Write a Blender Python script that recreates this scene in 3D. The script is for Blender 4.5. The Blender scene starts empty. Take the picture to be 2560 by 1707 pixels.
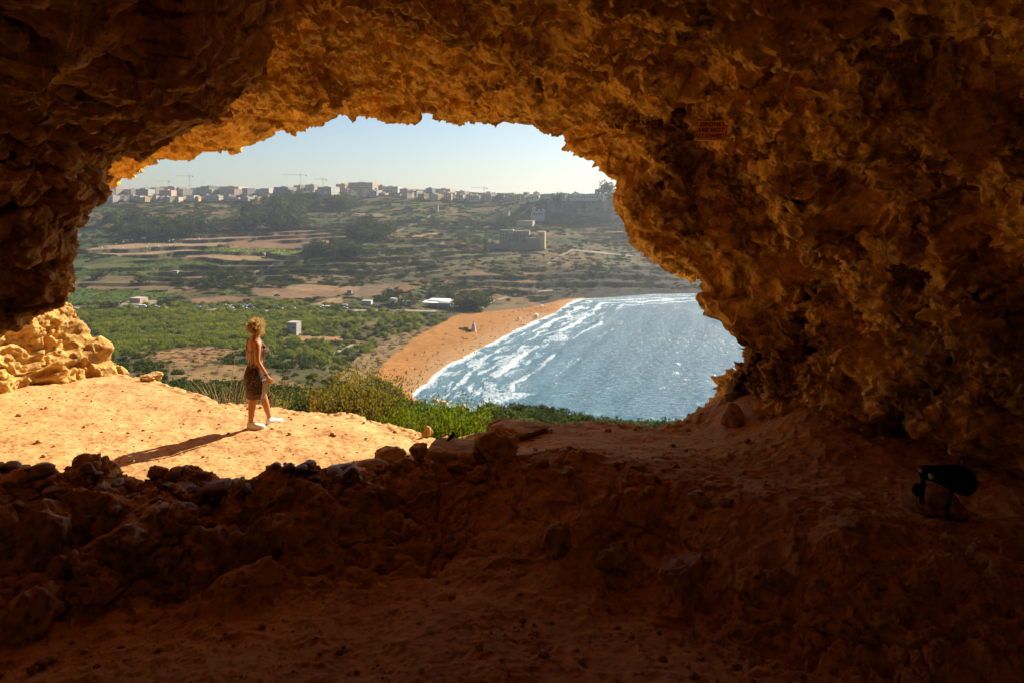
import bpy, bmesh, math, random
import numpy as np
from mathutils import Vector, Matrix, Quaternion

# ------------------------------------------------------------------ camera, sky, sun, exposure
SC = bpy.context.scene
COL = SC.collection
F, CX, HY = 1707.0, 1280.0, 520.0          # focal length, centre column and horizon row of the photograph, in its pixels
cam_d = bpy.data.cameras.new('camera')
cam = bpy.data.objects.new('camera', cam_d); COL.objects.link(cam)
cam_d.sensor_width = 36.0; cam_d.lens = 36.0 * F / 2560.0
cam_d.shift_y = -(1707 / 2.0 - HY) / 2560.0
cam_d.clip_start = 0.05; cam_d.clip_end = 20000
cam.location = (0, 0, 0); cam.rotation_euler = (math.radians(90), 0, 0)
SC.camera = cam

AZ, EL = math.radians(45), math.radians(36.5)   # sun: to the right of the view, in front of the camera
world = bpy.data.worlds.new('World'); SC.world = world; world.use_nodes = True
wn = world.node_tree; wn.nodes.clear()
sky_n = wn.nodes.new('ShaderNodeTexSky'); sky_n.sky_type = 'NISHITA'; sky_n.sun_disc = False
sky_n.sun_elevation = EL; sky_n.sun_rotation = AZ
sky_n.altitude = 50; sky_n.air_density = 1.0; sky_n.dust_density = 1.0; sky_n.ozone_density = 2.2
bg = wn.nodes.new('ShaderNodeBackground'); bg.inputs['Strength'].default_value = 0.050
wo = wn.nodes.new('ShaderNodeOutputWorld')
wn.links.new(sky_n.outputs[0], bg.inputs[0]); wn.links.new(bg.outputs[0], wo.inputs[0])

sun_d = bpy.data.lights.new('sun', 'SUN'); sun_d.energy = 5.0; sun_d.angle = math.radians(0.55)
sun_d.color = (1.0, 0.885, 0.71)
sun = bpy.data.objects.new('sun', sun_d); COL.objects.link(sun)
SUN_DIR = Vector((math.sin(AZ) * math.cos(EL), math.cos(AZ) * math.cos(EL), math.sin(EL)))
sun.rotation_euler = SUN_DIR.to_track_quat('Z', 'Y').to_euler(); sun.location = (30, 30, 40)

vs = SC.view_settings
SC.display_settings.display_device = 'sRGB'
vs.view_transform = 'Standard'; vs.look = 'None'; vs.gamma = 1.0; vs.use_curve_mapping = False
vs.exposure = 1.31
SC.render.engine = 'CYCLES'
cy = SC.cycles
cy.max_bounces = 7; cy.diffuse_bounces = 6; cy.glossy_bounces = 3; cy.transmission_bounces = 4
cy.transparent_max_bounces = 8; cy.volume_bounces = 0
cy.sample_clamp_indirect = 20.0; cy.use_denoising = True; cy.use_adaptive_sampling = True; cy.adaptive_threshold = 0.014; cy.adaptive_min_samples = 24
cy.feature_set = 'EXPERIMENTAL'; cy.dicing_rate = 1.3; cy.offscreen_dicing_scale = 16.0; cy.max_subdivisions = 5
cy.caustics_reflective = False; cy.caustics_refractive = False

# ------------------------------------------------------------------ helpers
random.seed(7); RS = np.random.RandomState(11)

def P(px, py, d):
    return ((px - CX) / F * d, d, -(py - HY) / F * d)

_perm = RS.permutation(256).astype(np.int32); _perm = np.concatenate([_perm, _perm, _perm])
_gr = RS.normal(size=(256, 3)); _gr /= np.linalg.norm(_gr, axis=1)[:, None]
_gx, _gy, _gz = (np.ascontiguousarray(_gr[:, k], dtype=np.float32) * 1.6 for k in range(3))
_rnd = RS.rand(256, 3).astype(np.float32)
from concurrent.futures import ThreadPoolExecutor
_pool = ThreadPoolExecutor(4)
def chunked(fn):
    def run(p):
        p = np.asarray(p)
        if len(p) < 20000: return fn(p)
        parts = list(_pool.map(fn, [p[a:a + 12000] for a in range(0, len(p), 12000)]))
        if isinstance(parts[0], tuple): return tuple(np.concatenate(k) for k in zip(*parts))
        return np.concatenate(parts)
    return run

@chunked
def pnoise(p):
    i = np.floor(p); f = (p - i).astype(np.float32); i = i.astype(np.int32) & 255
    X, Y, Z = (np.ascontiguousarray(f[:, k]) for k in range(3)); a, b, c = i[:, 0], i[:, 1], i[:, 2]
    U, V, W = (t * t * t * (t * (t * 6 - 15) + 10) for t in (X, Y, Z))
    def g(h, x, y, z): return _gx[h] * x + _gy[h] * y + _gz[h] * z
    A, B = _perm[a], _perm[a + 1]
    AA, AB, BA, BB = _perm[A + b], _perm[A + b + 1], _perm[B + b], _perm[B + b + 1]
    X1, Y1, Z1 = X - 1, Y - 1, Z - 1
    def pl(z, zz):
        p00 = g(_perm[AA + z], X, Y, zz); p10 = g(_perm[BA + z], X1, Y, zz); p01 = g(_perm[AB + z], X, Y1, zz); p11 = g(_perm[BB + z], X1, Y1, zz)
        q0 = p00 + U * (p10 - p00); q1 = p01 + U * (p11 - p01)
        return q0 + V * (q1 - q0)
    l0 = pl(c, Z); l1 = pl(c + 1, Z1)
    return l0 + W * (l1 - l0)

def fbm(p, octs=4, gain=0.5, lac=2.03):
    a, s, q = 1.0, 0, np.array(p, dtype=np.float64)
    for o in range(octs):
        s = s + a * pnoise(q + 17.3 * o); a *= gain; q = q * lac
    return s

def ridged(p, octs=4, gain=0.5, lac=2.07):
    a, s, q = 1.0, 0, np.array(p, dtype=np.float64)
    for o in range(octs):
        s = s + a * (1 - 2 * np.abs(pnoise(q + 9.1 * o))); a *= gain; q = q * lac
    return s

@chunked
def worley(p):
    i = np.floor(p).astype(np.int32); f = (p - i).astype(np.float32); i = i & 255
    X, Y, Z = (np.ascontiguousarray(f[:, k]) for k in range(3))
    b1 = np.full(len(p), 9.0, np.float32); b2 = b1.copy(); cid = np.zeros(len(p), np.int32)
    r0, r1, r2 = (np.ascontiguousarray(_rnd[:, k]) for k in range(3))
    for dx in (-1, 0, 1):
        hx = _perm[(i[:, 0] + dx) & 255]
        for dy in (-1, 0, 1):
            hy = _perm[hx + ((i[:, 1] + dy) & 255)]
            for dz in (-1, 0, 1):
                h = _perm[hy + ((i[:, 2] + dz) & 255)]
                d = (r0[h] + dx - X) ** 2 + (r1[h] + dy - Y) ** 2 + (r2[h] + dz - Z) ** 2
                n = d < b1
                b2 = np.where(n, b1, np.minimum(b2, d)); cid = np.where(n, h, cid); b1 = np.where(n, d, b1)
    return np.sqrt(b1), np.sqrt(b2), cid

def smooth(a, b, x):
    t = np.clip((x - a) / (b - a), 0, 1); return t * t * (3 - 2 * t)

class RBF:
    """thin plate spline through (x, y) -> z"""
    def __init__(self, pts, scale=1.0, reg=1e-4):
        p = np.array(pts, dtype=np.float64); self.c = p[:, :2] / scale; self.s = scale
        n = len(p); A = self._k(np.linalg.norm(self.c[:, None] - self.c[None], axis=2)) + reg * np.eye(n)
        Q = np.hstack([np.ones((n, 1)), self.c])
        M = np.block([[A, Q], [Q.T, np.zeros((3, 3))]])
        self.w = np.linalg.solve(M, np.concatenate([p[:, 2], np.zeros(3)]))
    @staticmethod
    def _k(r):
        return np.where(r > 1e-9, r * r * np.log(np.maximum(r, 1e-9)), 0.0)
    def __call__(self, x, y):
        q = np.stack([np.ravel(x), np.ravel(y)], 1) / self.s; out = np.empty(len(q)); n = len(self.c)
        def part(a):
            b = q[a:a + 3000]
            r = ((b[:, None, 0] - self.c[None, :, 0]) ** 2) + ((b[:, None, 1] - self.c[None, :, 1]) ** 2)
            out[a:a + 3000] = (0.5 * r * np.log(np.maximum(r, 1e-18))) @ self.w[:n] + self.w[n] + b @ self.w[n + 1:]
        list(_pool.map(part, range(0, len(q), 3000)))
        return out.reshape(np.shape(x))

def fast_mesh(name, verts, faces, smooth_shade=True):
    """verts (N,3), faces (M,k) numpy -> mesh"""
    m = bpy.data.meshes.new(name)
    verts = np.asarray(verts, np.float32); faces = np.asarray(faces, np.int32); k = faces.shape[1]
    m.vertices.add(len(verts)); m.vertices.foreach_set('co', verts.ravel())
    m.loops.add(faces.size); m.loops.foreach_set('vertex_index', faces.ravel())
    m.polygons.add(len(faces)); m.polygons.foreach_set('loop_start', np.arange(0, faces.size, k, dtype=np.int32))
    m.polygons.foreach_set('loop_total', np.full(len(faces), k, np.int32))
    m.polygons.foreach_set('use_smooth', np.full(len(faces), smooth_shade))
    m.update(calc_edges=True); m.validate()
    return m

def grid_faces(nr, nc, flip=False):
    a = (np.arange(nr - 1)[:, None] * nc + np.arange(nc - 1)[None]).ravel()
    f = np.stack([a, a + 1, a + nc + 1, a + nc], 1)
    return f[:, ::-1] if flip else f

def set_col(mesh, name, rgb):
    at = mesh.color_attributes.new(name, 'FLOAT_COLOR', 'POINT')
    c = np.ones((len(mesh.vertices), 4), np.float32); c[:, :3] = rgb
    at.data.foreach_set('color', c.ravel())

def set_float(mesh, name, v, typ='FLOAT'):
    at = mesh.attributes.new(name, typ, 'POINT')
    at.data.foreach_set('value', np.asarray(v, np.float32 if typ == 'FLOAT' else np.int32))

def obj(name, mesh, mat=None, parent=None, loc=None):
    o = bpy.data.objects.new(name, mesh); COL.objects.link(o)
    if mat is not None and mesh is not None:
        if len(mesh.materials) == 0: mesh.materials.append(mat)
    if parent is not None: o.parent = parent
    if loc is not None: o.location = loc
    return o

def tag(o, label, cat, group=None):
    o['label'] = label; o['category'] = cat
    if group: o['group'] = group
    return o

def empty(name, loc=(0, 0, 0), rz=0.0):
    o = bpy.data.objects.new(name, None); COL.objects.link(o)
    o.location = loc; o.rotation_euler = (0, 0, rz); o.empty_display_size = 0.2
    return o

def copy_tree(o, parent=None):
    c = o.copy(); COL.objects.link(c); c.parent = parent
    for ch in list(o.children): copy_tree(ch, c)
    return c

# ---- materials
def nt(name):
    m = bpy.data.materials.new(name); m.use_nodes = True
    t = m.node_tree; t.nodes.clear()
    out = t.nodes.new('ShaderNodeOutputMaterial'); b = t.nodes.new('ShaderNodeBsdfPrincipled')
    t.links.new(b.outputs[0], out.inputs[0]); b.inputs['Specular IOR Level'].default_value = 0.25
    return m, t, b
def N(t, typ, **kw):
    n = t.nodes.new(typ)
    for k, v in kw.items():
        if k.startswith('i_'): n.inputs[k[2:].replace('_', ' ')].default_value = v
        else: setattr(n, k, v)
    return n
def L(t, a, b): t.links.new(a, b)
def noise_node(t, vec, scale, detail=6, rough=0.6, dist=0.0):
    n = N(t, 'ShaderNodeTexNoise'); n.inputs['Scale'].default_value = scale; n.inputs['Detail'].default_value = detail
    n.inputs['Roughness'].default_value = rough; n.inputs['Distortion'].default_value = dist
    if vec is not None: L(t, vec, n.inputs['Vector'])
    return n
def ramp(t, fac, stops):
    r = N(t, 'ShaderNodeValToRGB'); L(t, fac, r.inputs[0]); e = r.color_ramp.elements
    while len(e) < len(stops): e.new(0.5)
    for k, (p, c) in enumerate(stops):
        e[k].position = p; e[k].color = (*c, 1) if len(c) == 3 else c
    return r
def mixc(t, fac, a, b, mode='MIX'):
    n = N(t, 'ShaderNodeMix', data_type='RGBA', blend_type=mode); n.clamp_factor = True
    if isinstance(fac, (int, float)): n.inputs[0].default_value = fac
    else: L(t, fac, n.inputs[0])
    for k, v in ((6, a), (7, b)):
        if isinstance(v, tuple): n.inputs[k].default_value = (*v, 1)
        else: L(t, v, n.inputs[k])
    return n.outputs[2]
def simple(name, col, rough=0.8, var=0.12, scale=3.0, metal=0.0, spec=0.25):
    m, t, b = nt(name); co = N(t, 'ShaderNodeTexCoord')
    n = noise_node(t, co.outputs['Object'], scale, 5)
    lo = tuple(c * (1 - var) for c in col); hi = tuple(min(1, c * (1 + var)) for c in col)
    r = ramp(t, n.outputs[0], [(0.3, lo), (0.7, hi)]); L(t, r.outputs[0], b.inputs['Base Color'])
    b.inputs['Roughness'].default_value = rough; b.inputs['Metallic'].default_value = metal
    b.inputs['Specular IOR Level'].default_value = spec
    return m
# ------------------------------------------------------------------ rock and earth materials
def mrange(t, v, a, b, c, d, smoothstep=True):
    n = N(t, 'ShaderNodeMapRange'); n.interpolation_type = 'SMOOTHSTEP' if smoothstep else 'LINEAR'; L(t, v, n.inputs[0])
    for k, x in zip((1, 2, 3, 4), (a, b, c, d)): n.inputs[k].default_value = x
    return n.outputs[0]
def mth(t, op, a, b):
    n = N(t, 'ShaderNodeMath', operation=op)
    for k, v in ((0, a), (1, b)):
        if isinstance(v, (int, float)): n.inputs[k].default_value = v
        else: L(t, v, n.inputs[k])
    return n.outputs[0]
def voro(t, vec, scale, feature='F1', out='Distance'):
    n = N(t, 'ShaderNodeTexVoronoi'); n.feature = feature; n.inputs['Scale'].default_value = scale; L(t, vec, n.inputs['Vector']); return n.outputs[out]
def rock_relief(m, t, pos, k=1.0, mask=None, smoothk=None):
    """true displacement: pits, broken blocks, cracks and grain of weathered limestone"""
    wn_ = noise_node(t, pos, 1.6, 4, 0.6); sub_ = N(t, 'ShaderNodeVectorMath', operation='MULTIPLY_ADD'); L(t, wn_.outputs['Color'], sub_.inputs[0]); sub_.inputs[1].default_value = (0.34, 0.34, 0.34); L(t, pos, sub_.inputs[2])
    mp = N(t, 'ShaderNodeMapping'); mp.inputs['Scale'].default_value = (1, 1, 1.6); L(t, sub_.outputs[0], mp.inputs[0]); w = mp.outputs[0]
    a = mth(t, 'MULTIPLY', mth(t, 'SUBTRACT', noise_node(t, w, 2.6, 12, 0.62).outputs[0], 0.5), 0.12)
    msk = mrange(t, noise_node(t, pos, 1.1, 3, 0.5).outputs[0], 0.42, 0.58, 0.15, 1.0)
    p1 = mth(t, 'MULTIPLY', mrange(t, voro(t, w, 4.0), 0.17, 0.40, -0.12, 0.0), msk)
    p2 = mth(t, 'MULTIPLY', mrange(t, voro(t, w, 10.0), 0.17, 0.40, -0.045, 0.0), msk)
    p3 = mrange(t, voro(t, w, 27.0), 0.15, 0.42, -0.015, 0.0)
    sc = N(t, 'ShaderNodeSeparateColor'); L(t, voro(t, w, 3.3, 'F1', 'Color'), sc.inputs[0]); c1 = mth(t, 'MULTIPLY', mth(t, 'SUBTRACT', sc.outputs[0], 0.5), 0.10)
    cr = mth(t, 'MULTIPLY', mrange(t, voro(t, w, 1.5, 'DISTANCE_TO_EDGE'), 0.0, 0.035, -0.07, 0.0), mrange(t, noise_node(t, pos, 0.8, 2).outputs[0], 0.48, 0.56, 0.0, 1.0))
    calm = mrange(t, noise_node(t, pos, 0.75, 3, 0.5).outputs[0], 0.40, 0.60, 0.45, 1.05)   # worn smooth faces between broken ones
    h = mth(t, 'ADD', mth(t, 'MULTIPLY', mth(t, 'ADD', mth(t, 'ADD', mth(t, 'ADD', a, p1), mth(t, 'ADD', p2, p3)), c1), calm), cr)
    h = mth(t, 'MULTIPLY', h, k)
    if mask is not None:
        h = mth(t, 'MULTIPLY', h, mask)
        if not isinstance(smoothk, float): h = mth(t, 'ADD', h, smoothk)
    dn = N(t, 'ShaderNodeDisplacement'); dn.inputs['Midlevel'].default_value = 0.0; dn.inputs['Scale'].default_value = 1.0; L(t, h, dn.inputs['Height'])
    out = [n for n in t.nodes if n.type == 'OUTPUT_MATERIAL'][0]; L(t, dn.outputs[0], out.inputs['Displacement']); m.displacement_method = 'DISPLACEMENT'
    for l in list(t.links):
        if l.to_socket.name == 'Normal' and l.to_node.type == 'BSDF_PRINCIPLED': t.links.remove(l)
def dice(o):
    md = o.modifiers.new('dice', 'SUBSURF'); md.subdivision_type = 'SIMPLE'; md.levels = 0; md.render_levels = 1; o.cycles.use_adaptive_subdivision = True
def rock_material(name, dark, mid, pale, scale=1.0, bump=0.6, pale_amt=0.62, rough=0.85, spec=0.2, disp=0.0):
    m, t, b = nt(name); geo = N(t, 'ShaderNodeNewGeometry'); pos = geo.outputs['Position']
    n1 = noise_node(t, pos, 0.9 * scale, 5, 0.62, 0.6)
    n2 = noise_node(t, pos, 6.0 * scale, 5, 0.68, 0.0)
    r1 = ramp(t, n1.outputs[0], [(0.34, dark), (0.50, mid), (0.8, mid)])
    r2 = ramp(t, n2.outputs[0], [(0.38, (0.62, 0.57, 0.50)), (0.54, (1.12, 1.12, 1.12))])
    c = mixc(t, 1.0, r1.outputs[0], r2.outputs[0], 'MULTIPLY')
    mp = N(t, 'ShaderNodeMapping'); mp.inputs['Scale'].default_value = (1, 1, 0.6); L(t, pos, mp.inputs[0])
    n3 = noise_node(t, mp.outputs[0], 1.7 * scale, 7, 0.7, 1.2)
    r3 = ramp(t, n3.outputs[0], [(pale_amt - 0.04, (0, 0, 0)), (pale_amt + 0.06, (1, 1, 1))])
    c = mixc(t, r3.outputs[0], c, pale)
    if disp:
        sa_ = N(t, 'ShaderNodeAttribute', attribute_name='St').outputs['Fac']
        st = ramp(t, mth(t, 'SUBTRACT', noise_node(t, mp.outputs[0], 0.8, 7, 0.68, 0.9).outputs[0], mth(t, 'MULTIPLY', sa_, 0.09)), [(0.36, (0.38, 0.33, 0.28)), (0.46, (1, 1, 1))]); c = mixc(t, 1.0, c, st.outputs[0], 'MULTIPLY')   # soot and lichen stains, spread wider over the right wall to paint shade
    L(t, c, b.inputs['Base Color'])
    b.inputs['Roughness'].default_value = rough; b.inputs['Specular IOR Level'].default_value = spec
    nb = noise_node(t, pos, 14 * scale, 5, 0.72, 0.0)
    vb = N(t, 'ShaderNodeTexVoronoi'); vb.inputs['Scale'].default_value = 11 * scale; L(t, pos, vb.inputs['Vector'])
    add = N(t, 'ShaderNodeMath', operation='MULTIPLY_ADD'); L(t, vb.outputs['Distance'], add.inputs[0]); add.inputs[1].default_value = 0.35
    L(t, nb.outputs[0], add.inputs[2])
    bp = N(t, 'ShaderNodeBump'); bp.inputs['Strength'].default_value = bump; bp.inputs['Distance'].default_value = 0.05 / scale
    L(t, add.outputs[0], bp.inputs['Height']); L(t, bp.outputs[0], b.inputs['Normal'])
    if disp:
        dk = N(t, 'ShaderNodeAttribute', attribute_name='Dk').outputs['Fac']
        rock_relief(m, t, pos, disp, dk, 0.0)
        inv = mth(t, 'MULTIPLY', mth(t, 'SUBTRACT', 1.0, dk), 1.7); L(t, mixc(t, inv, c, mixc(t, 1.0, c, (0.52, 0.46, 0.52), 'MULTIPLY')), b.inputs['Base Color'])   # colour darkened at the outer left end to hold down its sunlight
    return m

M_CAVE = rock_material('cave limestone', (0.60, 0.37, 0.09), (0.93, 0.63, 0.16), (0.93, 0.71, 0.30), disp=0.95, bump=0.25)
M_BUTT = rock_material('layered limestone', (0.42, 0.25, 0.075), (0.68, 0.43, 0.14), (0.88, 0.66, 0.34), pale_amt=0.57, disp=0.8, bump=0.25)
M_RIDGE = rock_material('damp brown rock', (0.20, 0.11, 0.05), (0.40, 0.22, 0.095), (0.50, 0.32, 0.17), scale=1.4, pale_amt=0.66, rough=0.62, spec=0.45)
M_BOULD = rock_material('tan boulder stone', (0.36, 0.21, 0.08), (0.55, 0.35, 0.14), (0.66, 0.50, 0.27), scale=1.6)

def dust_material():
    """trodden ochre limestone dust of the cave floor: pale on the terrace, browner and redder inside"""
    m, t, b = nt('trodden ochre earth'); geo = N(t, 'ShaderNodeNewGeometry'); pos = geo.outputs['Position']
    at = N(t, 'ShaderNodeAttribute', attribute_name='Col')
    n1 = noise_node(t, pos, 1.3, 5, 0.62); r1 = ramp(t, n1.outputs[0], [(0.3, (0.80, 0.76, 0.72)), (0.7, (1.12, 1.12, 1.12))])
    c = mixc(t, 1.0, at.outputs['Color'], r1.outputs[0], 'MULTIPLY')
    mp = N(t, 'ShaderNodeMapping'); mp.inputs['Scale'].default_value = (1.0, 1.0, 1.0); L(t, pos, mp.inputs[0])
    n2 = noise_node(t, mp.outputs[0], 11, 5, 0.7, 0.0)
    r2 = ramp(t, n2.outputs[0], [(0.36, (0.56, 0.47, 0.40)), (0.46, (0.95, 0.94, 0.93)), (0.58, (1.05, 1.06, 1.07)), (0.68, (1.22, 1.28, 1.4))])
    c = mixc(t, 0.9, c, r2.outputs[0], 'MULTIPLY')
    L(t, c, b.inputs['Base Color']); b.inputs['Roughness'].default_value = 0.9
    b.inputs['Specular IOR Level'].default_value = 0.15
    nb = noise_node(t, pos, 18, 10, 0.75)
    bp = N(t, 'ShaderNodeBump'); bp.inputs['Strength'].default_value = 0.55; bp.inputs['Distance'].default_value = 0.03
    L(t, nb.outputs[0], bp.inputs['Height']); L(t, bp.outputs[0], b.inputs['Normal'])
    rk = N(t, 'ShaderNodeAttribute', attribute_name='Rk')
    g = mth(t, 'MULTIPLY', mth(t, 'SUBTRACT', noise_node(t, pos, 7.0, 10, 0.68).outputs[0], 0.5), 0.045)
    cr = mrange(t, voro(t, pos, 19.0), 0.0, 0.33, 0.016, 0.0); cm = mrange(t, noise_node(t, pos, 2.3, 3).outputs[0], 0.5, 0.62, 0.0, 1.0)
    g = mth(t, 'ADD', g, mth(t, 'MULTIPLY', cr, cm))
    rock_relief(m, t, pos, 1.35, rk.outputs['Fac'], g)
    return m
M_DUST = dust_material()

def vnormals(V, nr, nc):
    G = V.reshape(nr, nc, 3); du = np.gradient(G, axis=1); dv = np.gradient(G, axis=0)
    n = np.cross(du, dv); n /= np.maximum(np.linalg.norm(n, axis=2), 1e-9)[..., None]
    return n.reshape(-1, 3)

def catmull(stations, ks, out_t):
    """stations: list of (M,3); ks: param of each; returns (len(out_t), M, 3), monotone-ish cubic hermite"""
    S = np.array(stations); ks = np.array(ks, float)
    d = np.diff(S, axis=0) / np.diff(ks)[:, None, None]
    mt = np.empty_like(S); mt[0] = d[0]; mt[-1] = d[-1]; mt[1:-1] = 0.5 * (d[:-1] + d[1:])
    res = []
    for t in out_t:
        k = min(max(np.searchsorted(ks, t, side='right') - 1, 0), len(ks) - 2); h = ks[k + 1] - ks[k]; s = (t - ks[k]) / h
        res.append((2 * s**3 - 3 * s**2 + 1) * S[k] + (s**3 - 2 * s**2 + s) * h * mt[k] + (-2 * s**3 + 3 * s**2) * S[k + 1] + (s**3 - s**2) * h * mt[k + 1])
    return np.array(res)

def resample(pts, n):
    p = np.array(pts, float); s = np.concatenate([[0], np.cumsum(np.linalg.norm(np.diff(p, axis=0), axis=1))])
    t = np.linspace(0, s[-1], n)
    return np.stack([np.interp(t, s, p[:, k]) for k in range(p.shape[1])], 1), s / s[-1]

def blur(a, w):
    k = np.ones(w) / w; pad = np.pad(a, ((w, w), (0, 0)), mode='edge')
    return np.stack([np.convolve(pad[:, j], k, mode='same')[w:-w] for j in range(a.shape[1])], 1)

# ------------------------------------------------------------------ the cave shell: mouth, roof, right wall, left end
RIM = [(1560, 1150, 9.7), (1640, 1100, 9.7), (1706, 1059, 9.7), (1746, 1037, 9.7), (1779, 1008, 9.6), (1808, 997, 9.5), (1797, 972, 9.5), (1797, 947, 9.5),
 (1844, 914, 9.4), (1851, 896, 9.4), (1869, 870, 9.4), (1877, 854, 9.4), (1851, 841, 9.5), (1815, 829, 9.6), (1800, 801, 9.7), (1775, 780, 9.8),
 (1753, 747, 9.9), (1764, 732, 10), (1739, 696, 10.1), (1706, 685, 10.2), (1704, 670, 10.2), (1662, 651, 10.3), (1637, 641, 10.4), (1630, 629, 10.4),
 (1615, 616, 10.5), (1595, 606, 10.5), (1586, 587, 10.6), (1567, 578, 10.6), (1560, 555, 10.6), (1544, 536, 10.7), (1525, 527, 10.7), (1519, 491, 10.7),
 (1532, 479, 10.7), (1534, 461, 10.8), (1514, 452, 10.8), (1499, 432, 10.9), (1488, 410, 10.9), (1445, 392, 10.9), (1434, 377, 11), (1419, 370, 11),
 (1423, 352, 11), (1432, 323, 11), (1397, 323, 11), (1354, 316, 11), (1339, 303, 11), (1260, 296, 11.1), (1230, 303, 11.1), (1169, 289, 11.1),
 (1129, 298, 11.1), (1100, 289, 11.1), (1089, 279, 11.1), (1038, 279, 11.1), (1034, 298, 11.1), (973, 298, 11.2), (893, 281, 11.2), (853, 287, 11.2),
 (813, 308, 11.2), (776, 319, 11.2), (726, 330, 11.3), (675, 337, 11.3), (646, 356, 11.3), (588, 368, 11.4), (515, 374, 11.4), (495, 385, 11.5),
 (441, 399, 11.6), (397, 401, 11.6), (388, 419, 11.7), (356, 435, 11.8), (323, 452, 11.9), (290, 461, 12), (243, 463, 12.1), (215, 480, 12.2),
 (160, 540, 12.8), (110, 610, 13.2), (95, 680, 13.6), (110, 712, 13.8), (143, 715, 13.9), (178, 726, 13.9), (174, 740, 13.9), (161, 751, 13.9), (189, 765, 14),
 (204, 790, 14), (229, 819, 14.1), (234, 838, 14.1), (257, 844, 14.1), (286, 865, 14.1), (282, 893, 14.2), (318, 926, 14.3), (330, 975, 14.3), (335, 1010, 14.3)]

def build_cave():
    n = 500
    rp, _ = resample(RIM, n)
    rim = np.stack(P(rp[:, 0], rp[:, 1], rp[:, 2]), 1)
    # the same arch, ever smoother and wider, at stations further in (x, z at given y); keyed by rim pixel landmarks
    keys = [(1560, 1150), (1800, 950), (1753, 747), (1560, 555), (1432, 323), (973, 298), (495, 385), (243, 463), (95, 680), (335, 1010)]
    d2 = lambda k: np.argmin((rp[:, 0] - k[0]) ** 2 + (rp[:, 1] - k[1]) ** 2)
    ki = np.array([d2(k) for k in keys]) / (n - 1.0); ki[0] = 0; ki[-1] = 1
    tt = np.linspace(0, 1, n)
    def arch(y, pts, ydev=None):
        p = np.array(pts, float)
        xs = np.interp(tt, ki, p[:, 0]); zs = np.interp(tt, ki, p[:, 1]); ys = np.full(n, float(y)) if ydev is None else np.interp(tt, ki, ydev)
        return blur(np.stack([xs, ys, zs], 1), 35)
    a9 = arch(9, [(2.2, -4.4), (3.35, -2.3), (3.35, -1.0), (2.9, 0.35), (1.6, 1.45), (-1.6, 1.62), (-4.4, 1.25), (-7.4, 0.75), (-9.4, -1.0), (-9.2, -4.6)],
              [8.8, 8.3, 8.6, 9, 9.1, 9.2, 9.4, 9.8, 11, 12.2])
    a7 = arch(7, [(3.4, -4.4), (4.3, -2.4), (4.15, -0.9), (3.6, 0.6), (2.2, 1.7), (-1.2, 1.9), (-4.2, 1.75), (-7.6, 1.0), (-10.0, -1.0), (-10.2, -4.6)],
              [6.8, 6.7, 6.9, 7, 7, 7, 7.2, 7.4, 8.8, 9.8])
    a4 = arch(4, [(4.2, -4.6), (5.2, -2.6), (5.1, -0.8), (4.5, 0.9), (2.8, 2.1), (-0.8, 2.3), (-4.2, 2.2), (-7.6, 1.1), (-9.8, -1.2), (-10, -4.8)])
    a0 = arch(0, [(4.2, -4.6), (5.2, -2.6), (5.1, -0.6), (4.6, 1.0), (2.8, 2.4), (-0.6, 2.6), (-4.0, 2.4), (-7.0, 1.1), (-8.6, -1.2), (-8.6, -4.8)])
    am = arch(-3.5, [(3.0, -4.6), (3.8, -2.8), (3.8, -0.8), (3.2, 0.6), (2.0, 1.6), (-0.6, 1.8), (-3.0, 1.6), (-5.0, 0.6), (-6.0, -1.2), (-6.0, -4.8)])
    ae = arch(-5.5, [(-0.3, -4.6), (0.2, -3.2), (0.2, -2.4), (0.1, -1.9), (0, -1.8), (-0.6, -1.8), (-1.0, -1.8), (-1.3, -2.0), (-1.5, -2.4), (-1.5, -4.8)])
    # outside: the lip thickens away from the opening (deep on the right), then flares into the cliff face
    cen = np.array([930.0, 620.0])
    dirp = rp[:, :2] - cen; dirp /= np.linalg.norm(dirp, axis=1)[:, None]
    dirp = blur(dirp, 23)
    thick = np.interp(tt, ki, [1.8, 2.4, 2.6, 2.4, 1.6, 0.9, 0.8, 0.8, 0.6, 0.5])
    sp = blur(rp[:, :2], 15)
    e0p = 0.5 * rp[:, :2] + 0.5 * sp + dirp * 14; dd = rp[:, 2] + 0.35 * thick
    e0 = np.stack(P(e0p[:, 0], e0p[:, 1], dd), 1)
    e1p = sp + dirp * 46; dd = rp[:, 2] + thick
    e1 = np.stack(P(e1p[:, 0], e1p[:, 1], dd), 1)
    c3 = np.array([-2.5, 11.5, -1.0])
    rad = e1 - c3; rad[:, 1] = 0; rad /= np.linalg.norm(rad, axis=1)[:, None]
    e2 = e1 + rad * 1.6 + np.array([0, 0.6, 0]) 
    e3 = e1 + rad * 7.0 + np.array([0, -0.6, 0])
    e4 = e1 + rad * 30.0 + np.array([0, -9.0, 0])
    st = [e4, e3, e2, e1, e0, rim, 0.55 * rim + 0.45 * blur(rim, 31) + 0, a9, a7, a4, a0, am, ae]
    # second rim row: just inside
    st[6] = 0.72 * blur(rim, 9) + 0.28 * a9
    ks = [0, 0.5, 1, 1.35, 1.6, 1.8, 2.15, 3.0, 4.0, 5.0, 6.2, 7.2, 8.0]
    ts = np.concatenate([np.linspace(0, 1, 14, endpoint=False), np.linspace(1, 1.8, 40, endpoint=False), np.linspace(1.8, 4.6, 210, endpoint=False),
                         np.linspace(4.6, 8, 40)])
    V = catmull(st, ks, ts); nr = len(ts)
    V = V.reshape(-1, 3)
    Nn = vnormals(V, nr, n)
    T = np.repeat(ts, n)
    # which way is into the rock: away from the cave axis
    ax = np.stack([np.full(len(V), -1.5), V[:, 1], np.full(len(V), -1.0)], 1)
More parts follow.
